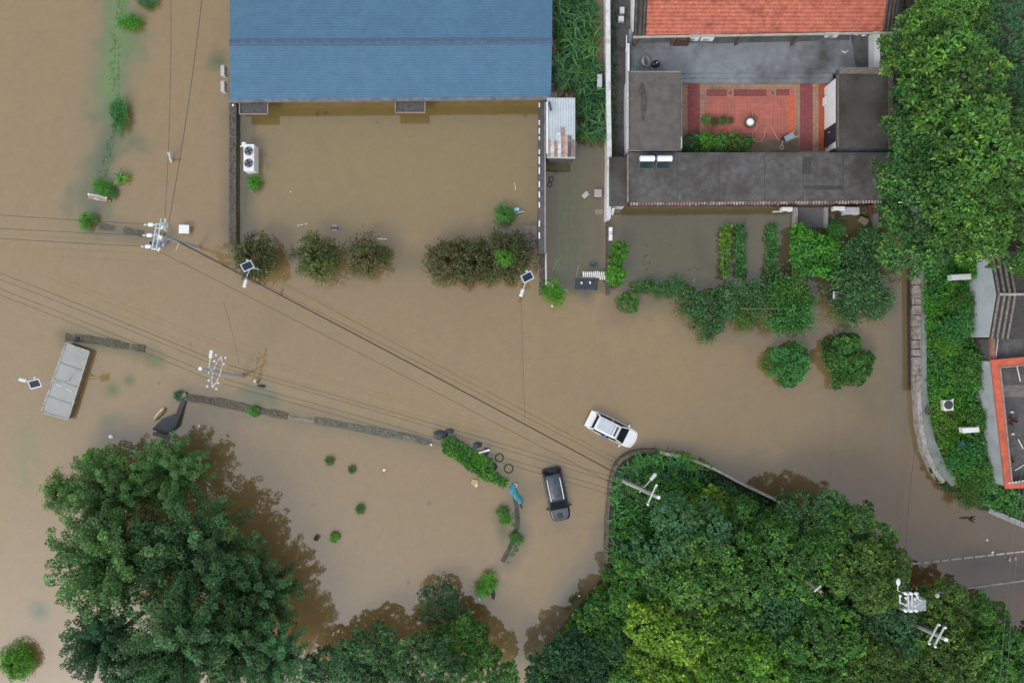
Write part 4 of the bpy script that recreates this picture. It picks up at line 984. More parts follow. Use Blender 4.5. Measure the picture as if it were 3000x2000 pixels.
def solar_lamp(label, top, head, ang, tilt_to, h=4.6):
    """street lamp with a tilted solar panel over its pole; head = pixel of the lamp head"""
    p = W(*top, h); hd = W(*head, h - .15)
    t = thing('solar_street_lamp', label, 'street lamp', (p.x, p.y, -1.2), 0, 'solar street lamps')
    Z = 1.2
    MB().tube([(0, 0, 0), (0, 0, h + Z)], .065, 10, .045).build('pole', m_lampw, t)
    e = Vector((hd.x - p.x, hd.y - p.y, 0)); u = e.normalized()
    MB().tube([Vector((0, 0, h - .55 + Z)), u * (e.length * .5) + Vector((0, 0, h - .22 + Z)), u * (e.length - .22) + Vector((0, 0, h - .15 + Z))], .035, 7).build('arm', m_lampw, t)
    a = math.atan2(u.y, u.x)
    MB().box((e.x, e.y, h - .14 + Z), (.62, .26, .09), rz=a, taper=.8).build('lamp_head', m_lampw, t, bevel=.03)
    pn = MB().box((tilt_to[0] * .05, tilt_to[1] * .05, h + .16 + Z), (.82, .6, .04), rz=ang, rx=.25).build('solar_panel', m_lampw, t)
    MB().box((tilt_to[0] * .05, tilt_to[1] * .05, h + .186 + Z), (.70, .48, .02), rz=ang, rx=.25).build('solar_cells', m_panel, pn)
    MB().box((-.05, .42, h + .05 + Z), (.14, .12, .14)).tube([(0, 0, h - .02 + Z), (-.05, .42, h + .05 + Z)], .025, 5).build('sensor_box', m_lampw, t)
    return t
solar_lamp('solar street lamp standing in the dark westernmost tree by the yard wall corner', (727, 780), (718, 830), math.radians(24), (0, 0))
solar_lamp('solar street lamp south of the brown tree clump, panel tilted beside the yard wall', (1545, 812), (1529, 857), math.radians(27), (0, 0))
solar_lamp('solar street lamp standing in open water west of the grey container', (106, 1124), (66, 1113), math.radians(14), (0, 0))

def arm_pole(name, label, base, bend, htop, arms, lamp=None, cap=True, foot=True, cat='utility pole', ground=-1.2, mat=None, rp=.13):
    """concrete pole from pixel base to a top seen at pixel bend; arms: (height, half length, angle, insulators, kind)"""
    b = W(*base, 0); tp = W(*bend, htop)
    t = thing(name, label, cat, (b.x, b.y, ground), 0, 'utility poles')
    B = Vector((0, 0, 0)); Tt = Vector((tp.x - b.x, tp.y - b.y, htop - ground))
    at = lambda h: B.lerp(Tt, (h - ground) / (htop - ground))
    MB().tube([B, Tt], rp * 1.15, 12, rp * .8).build('pole', mat or m_pole, t)
    if cap: MB().tube([Tt, Tt + (Tt - B).normalized() * .12], rp * .95, 12).build('pole_cap', m_white, t)
    for (h, hl, ang, ins, kind) in arms:
        c = at(h); d = Vector((math.cos(ang), math.sin(ang), 0)); n = Vector((-d.y, d.x, 0))
        if kind == 'bow':
            a = MB()
            for s in (-1, 1): a.tube([c - d * hl, c - d * hl * .5 + n * s * .2, c + n * s * .26, c + d * hl * .5 + n * s * .2, c + d * hl], .045, 6)
            x = a.build('crossarm', m_xarm, t)
        else:
            x = MB().box(c + n * (rp + .04), (2 * hl, .09, .09), rz=ang).build('crossarm', m_xarm, t)
        for q in ins:
            for s in ((-1, 1) if kind == 'bow' else (0,)):
                pt = c + d * (hl * q) + n * ((s * .34) if kind == 'bow' else rp + .04) + Vector((0, 0, .06))
                MB().lathe(pt, [(.03, -.03), (.075, .02), (.05, .07), (.085, .1), (.05, .16), (.02, .19)], 10).build('insulator', m_insul, x)
    if lamp:
        h, hx = lamp; c = at(h); e = W(*hx, h + .1); e = Vector((e.x - b.x, e.y - b.y, h - ground + .1)); u = (e - c); ul = u.normalized()
        MB().tube([c - ul * .25, c.lerp(e, .5) + Vector((0, 0, .06)), e], .035, 7).build('lamp_arm', m_lampw, t)
        MB().box(e + ul * .22, (.62, .27, .11), rz=math.atan2(ul.y, ul.x), taper=.8).build('lamp_head', m_lampw, t, bevel=.03)
        MB().box(c + Vector((.05, .05, -.15)), (.2, .2, .35)).build('control_box', m_xarm, t)
    return t
arm_pole('utility_pole', 'pole with bow shaped double crossarm and white lamp, in open water near the pond wall', (712, 1108), (588, 1080), 7.2,
         [(4.6, 1.18, math.radians(74), (-.97, -.6, .6, .97), 'bow')], (5.9, (617, 1046)), mat=m_pole)
arm_pole('utility_pole', 'pole with single crossarm and street lamp, rising from the reeds at the grove tip', (1808, 1398), (1928, 1456), 7.4,
         [(6.8, .72, math.radians(66), (-1, 1), 'bar')], (4.8, (1908, 1403)), ground=.5)
arm_pole('utility_pole', 'leaning pole with two parallel crossarms, among yellow green trees at the bottom right', (2600, 1790), (2770, 1872), 8.6,
         [(7.3, .72, math.radians(62), (-1, 1), 'bar'), (8.1, .72, math.radians(62), (-1, 1), 'bar')], None, ground=.5)
arm_pole('utility_pole', 'half hidden pole in a dark gap of the grove, only its tip showing', (2280, 1640), (2405, 1733), 8.6, [(8.3, .3, math.radians(40), (), 'bar')], None, ground=.5, cap=False, mat=M('brown pole', (.2, .17, .14), .85, .2))

def transformer_pole():
    h = 7.2; top = W(458, 688, h)
    t = thing('transformer_pole', 'tall pole with ladder shaped crossarm frame, insulators and switchgear, west of the walled yard', 'utility pole', (top.x, top.y, -1.2), 0, 'utility poles')
    o = t.location; L = lambda px, py, z: W(px, py, z) - o
    MB().tube([(0, 0, 0), (0, 0, h + 1.2)], .16, 12, .12).build('pole', m_pole, t)
    f = MB(); A, B_ = L(472, 655, h), L(446, 727, h); A2, B2 = L(462, 654, h), L(456, 730, h)
    f.tube([L(458, 656, h), L(453, 690, h), L(446, 725, h)], .055, 6); f.tube([L(470, 655, h), L(465, 690, h), L(459, 728, h)], .06, 6)
    f.tube([L(456, 656, h), L(474, 657, h)], .05, 6); f.tube([L(444, 728, h), L(462, 730, h)], .07, 6); f.tube([L(458, 668, h), L(470, 669, h)], .04, 6)
    f.tube([L(469, 655, h), L(472, 640, h)], .03, 5)
    fr = f.build('crossarm_frame', M('pale blue steel', (.44, .52, .56), .45, .12, 5), t)
    for (x, y) in ((431, 658), (427, 689), (423, 722)):
        s = MB()
        for dx in (8, 14): 
            c = L(x + dx, y, h + .02); s.lathe(c, [(.05, -.09), (.13, -.04), (.13, .04), (.05, .09)], 12)
        s.tube([L(x, y, h), L(x + 26, y, h)], .025, 5); s.build('insulator', m_insul, fr)
        MB().tube([L(x - 10, y, h), L(x - 2, y, h)], .03, 6, .075).build('wire_clamp', m_xarm, fr)
    for (x, y) in ((475, 667), (467, 694), (472, 697), (466, 731)):
        c = L(x, y, h + .05); MB().box(c, (.09, .26, .12), rz=-.5).build('insulator', m_insul, fr)
    for (x, y, sx, sy) in ((449, 712, .34, .2), (461, 716, .3, .3), (443, 715, .18, .3), (467, 714, .22, .3)):
        MB().box(L(x, y, h - .5), (sx, sy, .3)).build('fuse_switch', M('teal grey gear', (.2, .29, .33), .5, .25, 4), fr)
    b = MB(); b.box(L(474, 702, h - 1.6), (.5, .36, .7), rz=-.45); b.box(L(484, 711, h - 2.2), (.55, .12, .3), rz=-.45); b.box(L(488, 707, h - 2.2), (.5, .08, .3), rz=-.45)
    b.box(L(478, 716, h - 1.8), (.3, .3, .4), rz=-.2); b.build('switch_box', M('grey gear', (.34, .35, .38), .5, .2, 5), t)
    MB().lathe(L(488, 660, h - 1.5), [(.05, -.25), (.23, -.2), (.23, .22), (.05, .27)], 16).box(L(481, 659, h - 1.4), (.3, .3, .4)).build('surge_arrester', M('pale green drum', (.36, .40, .36), .5, .1, 4), t)
    MB().tube([L(484, 640, h - .6), L(484, 651, h - .6)], .05, 6).build('insulator', m_insul, t)
    c = MB(); c.tube([L(482, 684, h - 2), L(484, 700, h - 2.5), L(500, 704, h - 3)], .06, 6); c.tube([L(495, 698, h - 3), L(496, 712, h - 3.2)], .05, 6); c.build('cable_loop', m_wire, t)
    m = MB(); c0 = L(482, 672, h - 2); m.box(c0, (.5, .1, .1), rz=-.6); m.build('bracket', m_xarm, t)
    return t
transformer_pole()

def platform():
    h = 7.0; c = W(2668, 1765, h)
    t = thing('transformer_platform', 'transformer platform on two poles with rows of white insulators, between road and grove', 'transformer', (c.x, c.y, .5))
    o = t.location; L = lambda px, py, z: W(px, py, z) - o
    for y in (1738, 1789):
        a = L(2666, y, h - .6); MB().tube([(a.x, a.y, -.5), a], .15, 10, .12).build('pole', m_pole, t)
    for x in (2661, 2672): MB().tube([L(x, 1739, h), L(x, 1789, h)], .055, 6).build('crossarm', m_xarm, t)
    for y, x0, x1 in ((1738, 2643, 2692), (1788, 2640, 2690)):
        a = MB().tube([L(x0, y - 4, h + .1), L(x0 + 12, y, h), L(x1 - 10, y, h), L(x1, y - 2, h + .1)], .04, 6).build('crossarm', m_xarm, t)
        for x in (2652, 2668, 2683): MB().lathe(L(x, y - 1, h + .1), [(.04, -.05), (.11, 0), (.06, .08), (.1, .13), (.03, .2)], 10).build('insulator', m_insul, a)
    for (x, y) in ((2654, 1750), (2680, 1753), (2654, 1771), (2680, 1773), (2637, 1744), (2687, 1746)):
        MB().lathe(L(x, y, h - .4), [(.04, -.1), (.1, -.02), (.1, .06), (.04, .14)], 10).build('insulator', m_insul, t)
    tk = MB().box(L(2669, 1763, h - 2.2), (1.5, .8, 1.3)); tk.build('transformer_tank', M('grey tank', (.3, .31, .34), .5, .15, 4), t, bevel=.05)
    r = MB()
    for k in range(7): r.box(L(2649 + k * 6.4, 1763, h - 2.1), (.05, 1.0, 1.0))
    r.build('cooling_fins', M('fin grey', (.36, .37, .4), .5, .15, 4), t)
    MB().box(L(2645, 1762, h - 1.9), (.5, .5, .6)).build('tap_box', M('tap grey', (.22, .23, .25), .5, .2, 4), t)
    for a, b, z in (((2636, 1745), (2637, 1768), .4), ((2684, 1748), (2699, 1760), .9), ((2682, 1772), (2696, 1766), .9), ((2638, 1764), (2652, 1771), .9)): MB().tube([L(*a, h - z), L(*b, h - z)], .055, 6).build('switch_arm', m_xarm, t)
    for x in (2637, 2653, 2671, 2686): MB().lathe(L(x, 1724, h - 1.2), [(.02, -.05), (.06, 0), (.02, .07)], 8).build('insulator', M('dull insulator', (.3, .25, .22), .4), t)
    MB().tube([L(2636, 1732, h), L(2630, 1728, h + .2), L(2631, 1712, h + .3)], .03, 6).build('lamp_arm', m_lampw, t)
    a = L(2632, 1704, h + .3); MB().blob(a, (.3, .52, .14), 1, .02).build('lamp_head', m_lampw, t, smooth=True)
    return t
platform()

def wire(label, a, b, ha, hb, r=.014, sag=.5, group='overhead wires', mid=None, mat=None):
    A, B = W(*a, ha), W(*b, hb); n = 18; pts = []
    for i in range(n + 1):
        u = i / n; p = A.lerp(B, u); p.z -= sag * 4 * u * (1 - u); pts.append(p)
    tag(MB().tube(pts, r, 5).build('overhead_wire', mat or m_wire), label, 'wire', group)
for k, (ya, yb, nm) in enumerate(((626, 656, 'northernmost'), (670, 689, 'middle'), (697, 722, 'southernmost'))):
    wire('%s of the three wires running west from the ladder framed transformer pole' % nm, (-260, ya - 16), (423, yb), 7, 7.2, .016)
wire('wire running north from the transformer pole past the grey marker post', (483, 640), (497, -200), 7, 7, .013)
wire('dark wire running north east from the transformer pole towards the top of the frame', (495, 650), (612, -200), 7, 7, .018)
wire('thick black cable bundle slanting from the transformer pole down to the grove tip', (522, 708), (1900, 1437), 6, 6.6, .042, .9)
wire('thin wire just north of the thick cable bundle, from transformer pole to grove', (490, 690), (1930, 1420), 6.6, 6.8, .014, .6)
wire('thin wire just south of the thick cable bundle, from transformer pole to grove', (466, 736), (1915, 1478), 7, 6.8, .014, .6)
for k, (ya, yb, nm) in enumerate(((795, 1067, 'first'), (815, 1078, 'second'), (842, 1108, 'third'), (860, 1122, 'fourth'))):
    wire('%s from north of four wires running west from the bow armed pole' % nm, (-120, ya - 42), (655 - k * 5, yb), 5, 4.7, .014, .6)
    ye = (1438, 1450, 1470, 1484)[k]
    wire('%s from north of four wires running east from the bow armed pole' % nm, (668 - k * 5, yb + 2), (1930 - k * 8, ye), 4.7, 6.6, .014, .8)
wire('faint service wire dropping south from the lamp by the brown tree clump', (1527, 860), (1538, 1248), 4.3, 6, .009, .2)
wire('faint service wire from the western open water to the bow armed pole', (655, 885), (700, 1062), 5, 4.8, .009, .2)
for k in (0, 1):
    wire(('left' if k == 0 else 'right') + ' one of the paired wires crossing the flooded road at the bottom right', (3010 + 12 * k, 1260), (2918 + 22 * k, 2150), 8, 8, .014, .3, mat=M('grey wire', (.10, .10, .10), .6))
wire('dark wire running north from the transformer platform over the drowned road', (2650, 1735), (2690, 1250), 7, 7, .013, .4)
wire('wire running through the grove from its tip pole to the leaning twin armed pole', (1925, 1470), (2748, 1850), 6.9, 7.6, .007, .8, mat=M('grey wire', (.10, .10, .10), .6))

def post(name, label, base, top, h, r, mats, cat='post', capw=True):
    b, tp = W(*base, 0), W(*top, h); t = thing(name, label, cat, (b.x, b.y, -1))
    MB().tube([(0, 0, 0), Vector((tp.x - b.x, tp.y - b.y, h + 1))], r, 10, r * .85).build('shaft', mats, t)
    if capw: MB().lathe(Vector((tp.x - b.x, tp.y - b.y, h + 1)), [(r * 1.0, -.1), (r * 1.0, .0), (r * .6, .07), (.0, .09)], 12).build('cap', m_galv, t)
    return t
post('marker_post', 'pale grey bollard leaning in the open water north of the transformer pole', (493, 486), (495, 449), .95, .13, M('post grey', (.42, .42, .4), .7, .1, 5))
p = post('marker_post', 'short grey stake with a dark shadow blob, east of the bow armed pole', (745, 1137), (747, 1115), .6, .12, M('post grey 2', (.33, .33, .31), .7, .1, 5))
a = W(765, 1131, .1); MB().blob(a - p.location, (.7, .2, .2), 4, .08, rz=-.12).build('float', m_black, p, smooth=True)  # dark blob stands in for the shadow beside the stake
t = thing('gate_pillar', 'square gate pillar with a white rimmed top between the hedge shrubs', 'pillar', W(2430, 868, 0))
MB().box((0, 0, .3), (.44, .6, 1.6)).build('shaft', m_dconc, t); MB().box((0, 0, 1.14), (.4, .58, .09)).build('cap', m_white, t); MB().box((0, 0, 1.2), (.2, .36, .05)).build('cap_recess', m_conc, t)

# ================================================================ AIR CONDITIONERS AND HOUSEHOLD THINGS
def ac(label, px, py, z, dims, rz=0.0, fan_side=None, mat=None, group='air conditioner boxes', feet=True):
    p = W(px, py, z + dims[2]); t = thing('air_conditioner', label, 'air conditioner', (p.x, p.y, z), rz, group)
    MB().box((0, 0, dims[2] / 2), dims).build('casing', mat or m_white, t, bevel=.025)
    MB().box((0, 0, dims[2] + .012), (dims[0] * .92, dims[1] * .84, .02)).build('lid', mat or m_white, t, bevel=.008)
    g = MB()
    ax = dims[0] >= dims[1]
    for k in range(6):
        q = -.4 + .16 * k
        if ax: g.box((dims[0] * q * .5 - dims[0] * .12, -dims[1] / 2 - .012, dims[2] * .5), (.02, .02, dims[2] * .7))
        else: g.box((-dims[0] / 2 - .012, dims[1] * q * .5, dims[2] * .5), (.02, .02, dims[2] * .7))
    g.build('grille', m_black, t)
    if feet:
        for s in (-1, 1): MB().box((dims[0] * .32 * s if ax else 0, 0 if ax else dims[1] * .32 * s, -.05), (.07, dims[1] * 1.05, .08) if ax else (dims[0] * 1.05, .07, .08)).build('foot', m_black, t)
    return t
pale = M('pale ac grey', (.42, .45, .47), .5, .08, 4)
ac('northern of two grey air conditioner boxes on the west wall of the blue hall', 652, 206, .55, (.30, .80, .55), mat=pale)
ac('southern of two grey air conditioner boxes on the west wall of the blue hall', 652, 252, .55, (.30, .80, .55), mat=pale)
ac('grey air conditioner box on the white topped wall beside the reeds', 1757, 236, .9, (.36, .95, .6), mat=pale)
ac('white air conditioner under the red tiled eaves beside the brown cabinet', 2033, 106, .955, (.85, .34, .55))
ac('slightly larger white air conditioner under the middle of the red tiled eaves', 2075, 105, .955, (.95, .36, .6))
ac('white air conditioner under the red tiled eaves nearest the black mouldy corner', 2441, 97, .955, (.9, .3, .55))
ac('white air conditioner with a bent metal tray, west of the short path', 2307, 612, .7, (.82, .3, .55), feet=False)
ac('slim white air conditioner with a dark stain, just east of the short path', 2460, 610, .8, (.85, .3, .55), feet=False)
ac('large grey topped air conditioner beside the old tyre under the felt roof', 2496, 617, .6, (1.15, .55, .6), mat=M('dusty ac', (.46, .47, .48), .6, .1, 5, stain=(.3, .31, .32), sscale=2.5))
ac('long white box among the grass near the top of the right hand bank', 2817, 811, 1.75, (1.45, .42, .6), rz=.06, mat=M('cream box', (.52, .53, .5), .5, .06, 3))
ac('white air conditioner fixed to the pale gable wall of the right hand house', 2888, 958, 2.1, (.34, .78, .55), rz=.1)
ac('white air conditioner in the leafy bank west of the red edged terrace', 2846, 1259, 1.3, (1.2, .4, .6), rz=.07)
a = W(2285, 620, .62); tag(MB().box(a, (1.1, .1, .06), rz=.03).build('drip_tray', m_galv), 'thin bent metal strip below the air conditioner west of the short path', 'tray')

def fan_unit():
    p = W(728, 461, 1.15); t = thing('cooling_unit', 'big white twin fan cooling unit beside the yard wall', 'cooling unit', (p.x, p.y, -.9))
    MB().box((0, 0, 1.0), (.80, 2.02, 2.0)).build('casing', m_white, t, bevel=.03)
    for y in (.48, -.44):
        g = MB().lathe((0, y, 2.0), [(.33, 0), (.33, .05), (.30, .055), (.30, .02), (0, .02)], 26).build('fan_shroud', M('fan well grey', (.16, .18, .2), .5, .1, 5), t)
        f = MB(); f.lathe((0, y, 2.03), [(.08, 0), (.08, .04), (0, .05)], 14)
        for k in range(4):
            a = k * math.pi / 2 + .5; q = lambda r, s: Vector((r * math.cos(a + s), y + r * math.sin(a + s), 2.045))
            f.slab([q(.07, -.4), q(.27, -.30), q(.285, .22), q(.07, .3)], .012)
        f.build('fan_blade', m_black, g)
    MB().box((0, .02, 2.02), (.56, .14, .03)).build('cover_strip', m_white, t)
    b = MB().box((-.44, 1.08, 1.6), (.3, .26, .5)); b.build('junction_box', m_white, t, bevel=.03)
    MB().tube([(-.55, 1.05, 1.4), (-.85, 1.0, 1.35)], .07, 7).build('pipe', m_white2, t)
fan_unit()
def fan_box():
    p = W(2781, 1187, 1.4); t = thing('fan_box', 'white box with a round dark fan opening lying in the bright grass', 'fan', (p.x, p.y, .75), .05)
    MB().box((0, 0, .3), (.74, .80, .6)).build('casing', M('cream casing', (.66, .67, .6), .5, .06, 3), t, bevel=.04)
    MB().lathe((-.03, .03, .6), [(.33, 0), (.33, .035), (.28, .04), (.02, .05), (0, .05)], 24).build('fan_grille', M('fan dark', (.045, .055, .07), .5, .15, 12), t)
    MB().box((.32, .42, .58), (.12, .12, .1)).build('bracket', m_white2, t)
fan_box()

def water_heater(label, px, py, rz):
    h = 2.42; p = W(px, py, h + .7); t = thing('solar_water_heater', label, 'water heater', (p.x, p.y, h), rz, 'solar water heaters')
    MB().tube([(-.52, .1, .75), (.52, .1, .75)], .21, 16).build('tank', M('white tank', (.78, .79, .8), .35, .04), t, smooth=False)
    for s in (-1, 1): MB().tube([(s * .52, .1, .75), (s * .57, .1, .75)], .19, 16, .12).build('tank_end', m_galv, t)
    v = MB()
    for k in range(9): v.tube([(-.44 + .11 * k, .0, .62), (-.44 + .11 * k, -.46, .12)], .035, 6)
    v.build('vacuum_tubes', M('teal glass tube', (.02, .05, .055), .5, .2, spec=.15), t)
    f = MB()
    for s in (-1, 1): f.tube([(s * .5, .3, 0), (s * .5, .1, .6)], .02, 5); f.tube([(s * .5, .1, .6), (s * .5, -.5, .06)], .02, 5)
    f.tube([(-.5, -.48, .08), (.5, -.48, .08)], .02, 5); f.build('frame', M('dull frame', (.13, .13, .13), .6), t)
water_heater('western solar water heater on the felt roof, white tank beside a blue bucket', 1896, 469, 0.0)
water_heater('eastern solar water heater on the felt roof, rounded white tank end to the east', 1947, 469, 0.0)
a = W(1917, 456, 2.6); tag(MB().lathe(a - Vector((0, 0, .2)), [(.13, 0), (.19, .4), (.16, .4), (.12, .08), (0, .08)], 14).build('bucket', M('blue plastic', (.05, .17, .30), .5, .1)), 'blue bucket on the felt roof behind the solar water heaters', 'bucket')

# courtyard and terrace things
def pot_tank():
    p = W(2198, 358, .9); t = thing('water_vat', 'round dark rimmed water vat with a white lid in the red paved courtyard', 'vat', (p.x, p.y, .455))
    MB().lathe((0, 0, 0), [(.3, 0), (.42, .25), (.44, .5), (.36, .52), (.34, .40), (0, .40)], 26).build('vat', M('glazed brown', (.09, .065, .06), .4, .2), t, smooth=False)
    MB().lathe((0, 0, .42), [(.33, 0), (.33, .03), (.28, .045), (0, .05)], 26).build('water_surface', M('grey water rim', (.35, .34, .35), .3), t)
    MB().lathe((-.02, 0, .47), [(.24, 0), (.24, .04), (0, .055)], 26).build('lid', M('white lid', (.85, .85, .87), .4, .03), t)
pot_tank()
hp = [(2204, 330), (2206, 344), (2219, 365), (2214, 378), (2204, 392), (2205, 402), (2212, 413), (2226, 416), (2237, 404), (2241, 388), (2245, 375), (2256, 370), (2264, 378), (2271, 394), (2279, 408), (2284, 412)]
def smooth_path(pts, z, n=4):
    P = [W(x, y, z) for x, y in pts]; out = []
    for i in range(len(P) - 1):
        p0, p1, p2, p3 = P[max(i - 1, 0)], P[i], P[i + 1], P[min(i + 2, len(P) - 1)]
        for k in range(n):
            u = k / n; out.append(.5 * ((2 * p1) + (p2 - p0) * u + (2 * p0 - 5 * p1 + 4 * p2 - p3) * u * u + (3 * p1 - p0 - 3 * p2 + p3) * u ** 3))
    return out + [P[-1]]
tag(MB().tube(smooth_path(hp, .50), .025, 6).build('garden_hose', M('pink hose', lin(214, 152, 138), .5, .05)), 'pink garden hose curling over the red paving from vat to wheelbarrow', 'hose')
def barrow():
    p = W(2307, 405, .9); t = thing('wheelbarrow', 'wheelbarrow with blue grey tray and white wheel at the end of the pink hose', 'wheelbarrow', (p.x, p.y, .46), math.radians(28))
    MB().box((.15, 0, .45), (.66, .34, .2), taper=1.2).build('tray', M('blue grey tray', (.24, .31, .37), .5, .2, 4), t, bevel=.03)
    MB().tube([(-.2, .2, .36), (.75, .24, .5)], .02, 6).build('handle', m_galv, t); MB().tube([(-.2, -.2, .36), (.75, -.24, .5)], .02, 6).build('handle', m_galv, t)
    MB().tube([(.45, .2, .4), (.45, .2, 0)], .02, 5).build('leg', m_galv, t); MB().tube([(.45, -.2, .4), (.45, -.2, 0)], .02, 5).build('leg', m_galv, t)
    MB().tube([(-.35, 0, .36), (-.58, -.32, .25)], .03, 6).build('fork', m_white2, t)
    w_ = MB().ring((-.62, -.42, .2), .155, .045, 20, 8, 1, .5).build('wheel', M('white tyre', (.5, .47, .48), .6, .1), t)
    MB().blob((-.3, .12, .42), (.3, .3, .2), 5, .2).build('soil_heap', m_soil, t)
barrow()
def basket():
    p = W(1884, 177, 1.4); t = thing('wicker_basket', 'round grey wicker basket tipped against the west end of the terrace', 'basket', (p.x, p.y, .96), .5)
    MB().lathe((0, 0, .05), [(.22, 0), (.30, .1), (.40, .34), (.37, .34), (.26, .12), (0, .08)], 22).build('bowl', M('wicker grey', (.27, .265, .28), .9, .4, 14, bump=.6), t).rotation_euler = (.75, .15, .9)
    r = MB().ring((0, 0, .39), .385, .03, 24, 6).build('rim', M('wicker rim', (.5, .49, .5), .8, .2, 9), t); r.rotation_euler = (.75, .15, .9)
basket()
p = W(1921, 187, 1.2); t = thing('rubbish_bag', 'black rubbish bag with two pale spots next to the wicker basket', 'bag', (p.x, p.y, .955))
MB().blob((0, 0, .18), (.62, .56, .4), 9, .16).build('bag', m_black, t, smooth=True); MB().blob((.07, .03, .38), (.13, .1, .06), 2, .1).build('paper_scrap', m_white, t); MB().blob((-.2, -.06, .33), (.09, .07, .05), 3, .1).build('paper_scrap', pale, t)
p = W(1856, 202, 1.2); t = thing('crate', 'blue slatted crate beside the wicker basket, against the white edge', 'crate', (p.x, p.y, .955), -.1)
cb = M('blue crate', (.12, .32, .42), .5, .1); MB().box((0, 0, .1), (.7, .3, .2)).build('body', M('crate inside', (.03, .09, .13), .6), t)
s = MB()
for k in range(6): s.box((-.30 + .12 * k, 0, .21), (.055, .31, .03))
s.build('slats', cb, t)
p = W(2001, 111, 1.8); t = thing('cabinet', 'rusty brown cabinet with a cluttered top under the red tiled eaves', 'cabinet', (p.x, p.y, .955))
MB().box((0, 0, .4), (1.05, .62, .8)).build('body', M('rust brown', (.07, .036, .028), .8, .4, 5), t); MB().box((-.05, .02, .82), (.7, .4, .04)).build('top_board', M('brown board', (.12, .075, .06), .8, .3, 6), t); MB().box((.3, .1, .86), (.2, .12, .08)).build('tin', M('dark plum', (.08, .04, .055), .5), t)
p = W(2476, 154, 1); tag(MB().box(p + Vector((-.12, .03, .03)), (.32, .1, .04), rz=-.5).box(p + Vector((.12, .06, .035)), (.3, .06, .04), rz=.8).build('broken_stick', m_white), 'small V shaped white scrap lying on the mouldy terrace corner', 'scrap')
for (x, y, lb) in ((2509, 101, 'left one of two white rags hung near the mouldy terrace corner'), (2531, 104, 'right one of two white rags hung near the mouldy terrace corner')):
    tag(MB().blob(W(x, y, 1.4), (.4, .14, .1), x, .12).build('rag', m_white), lb, 'rag')
tag(MB().box((W(2570, 140, 1.9).x, (W(2570, 91, 1.9).y + W(2570, 204, 1.9).y) / 2, 1.2), (.44, abs(W(2570, 91, 1.9).y - W(2570, 204, 1.9).y), 1.4)).build('parapet', m_white), 'white rendered side wall at the east end of the terrace', 'wall')
tag(MB().box((W(1841, 200, 1.5).x, W(1841, 185, 1.5).y, 1.0), (.14, 2.9, 1.1)).build('parapet', m_white), 'narrow white side wall at the west end of the terrace', 'wall')
tag(MB().box((W(2418, 295, .9).x, W(2418, 295, .9).y, .75), (.07, .6, .6)).build('door_board', m_white), 'small white board leaning by the white wall of the courtyard', 'board')
for (x, y, d, lb) in ((1823, 30, (.35, .5, .3), 'upper white box in the dark alley by the gable'), (1820, 55, (.42, .42, .3), 'lower white box in the dark alley by the gable')):
    p = W(x, y, .6); t = thing('bin_box', lb, 'box', (p.x, p.y, .305)); MB().box((0, 0, .15), d).build('body', pale, t, bevel=.02); MB().box((0, 0, .31), (d[0] * .9, d[1] * .9, .03)).build('lid', m_white2, t)
t = thing('vent_pipe', 'thin white downpipe on the west side wall by the alley', 'pipe', W(1829, 145, .3)); MB().tube([(0, -.6, 1.2), (0, .6, 1.2)], .04, 6).build('pipe', m_white, t)

# roof terrace clutter of the right hand house
for (x, y, L, rz, lb) in ((2984, 1094, 1.2, -1.35, 'bare white stick near the north corner of the red edged terrace'), (2992, 1366, 1.1, .55, 'bare white stick near the south end of the red edged terrace'), (2990, 1300, .8, -1.1, 'bent white stick midway along the red edged terrace')):
    tag(MB().box(W(x, y, 3.12), (L, .05, .05), rz=rz).build('stick', m_white), lb, 'stick')
for (x, y, lb, mt) in ((2961, 1206, 'small white bottle on the terrace beside the red clay pots', m_white), (2964, 1270, 'second small white bottle, further south on the terrace', m_white)):
    tag(MB().lathe(W(x, y, 3.06), [(.07, 0), (.08, .18), (.03, .26), (.03, .3)], 10).build('bottle', mt), lb, 'bottle')
for k, (x, y) in enumerate(((2958, 1222), (2960, 1240), (2972, 1232), (2962, 1348))):
    tag(MB().lathe(W(x, y, 3.06), [(.1, 0), (.15, .22), (.12, .22), (.1, .05), (0, .05)], 12).build('clay_pot', M('clay pot', (.12, .06, .05), .8, .3, 6)), ('northernmost', 'second', 'third and outermost', 'lone southern')[k] + ' red clay pot on the red edged terrace', 'flower pot', 'clay pots on the terrace')
for k in range(5): tag(MB().box(W(2958 + k * 9.5, 1414 - k * 1.5, 3.68), (.14, .07, .05)).build('peg', m_white), ('first', 'second', 'third', 'fourth', 'fifth')[k] + ' white peg from the west on the south parapet of the terrace', 'peg', 'white pegs on the parapet')
tag(MB().lathe(W(2964, 870, 3.5), [(.1, 0), (.1, .15), (0, .18)], 10).build('roof_cap', m_white), 'little white cap low on the dark tiled slope', 'cap') if False else None
tag(MB().lathe(W(2965, 987, 3.3), [(.12, 0), (.12, .1), (0, .12)], 10).build('roof_vent', m_white), 'white round vent cap at the foot of the dark tiled slope', 'vent')
t = thing('chair', 'white garden chair standing on the side path under the red terrace', 'chair', W(2890, 1093, .75))
MB().box((0, 0, .42), (.4, .4, .05)).build('seat', m_white2, t); MB().tube([(-.2, .2, .42), (-.24, .28, .8), (.16, .3, .8), (.2, .2, .42)], .03, 6).build('backrest', m_white, t)
for sx in (-1, 1):
    for sy in (-1, 1): MB().tube([(sx * .17, sy * .17, 0), (sx * .17, sy * .17, .42)], .02, 5).build('leg', m_white, t)
tag(MB().ring(W(2720, 1204, .95), .25, .06, 22, 8).build('tyre', M('muddy tyre', (.08, .06, .055), .85, .3, 8)), 'brown muddy tyre ring on the drain beside the white fan box', 'tyre')
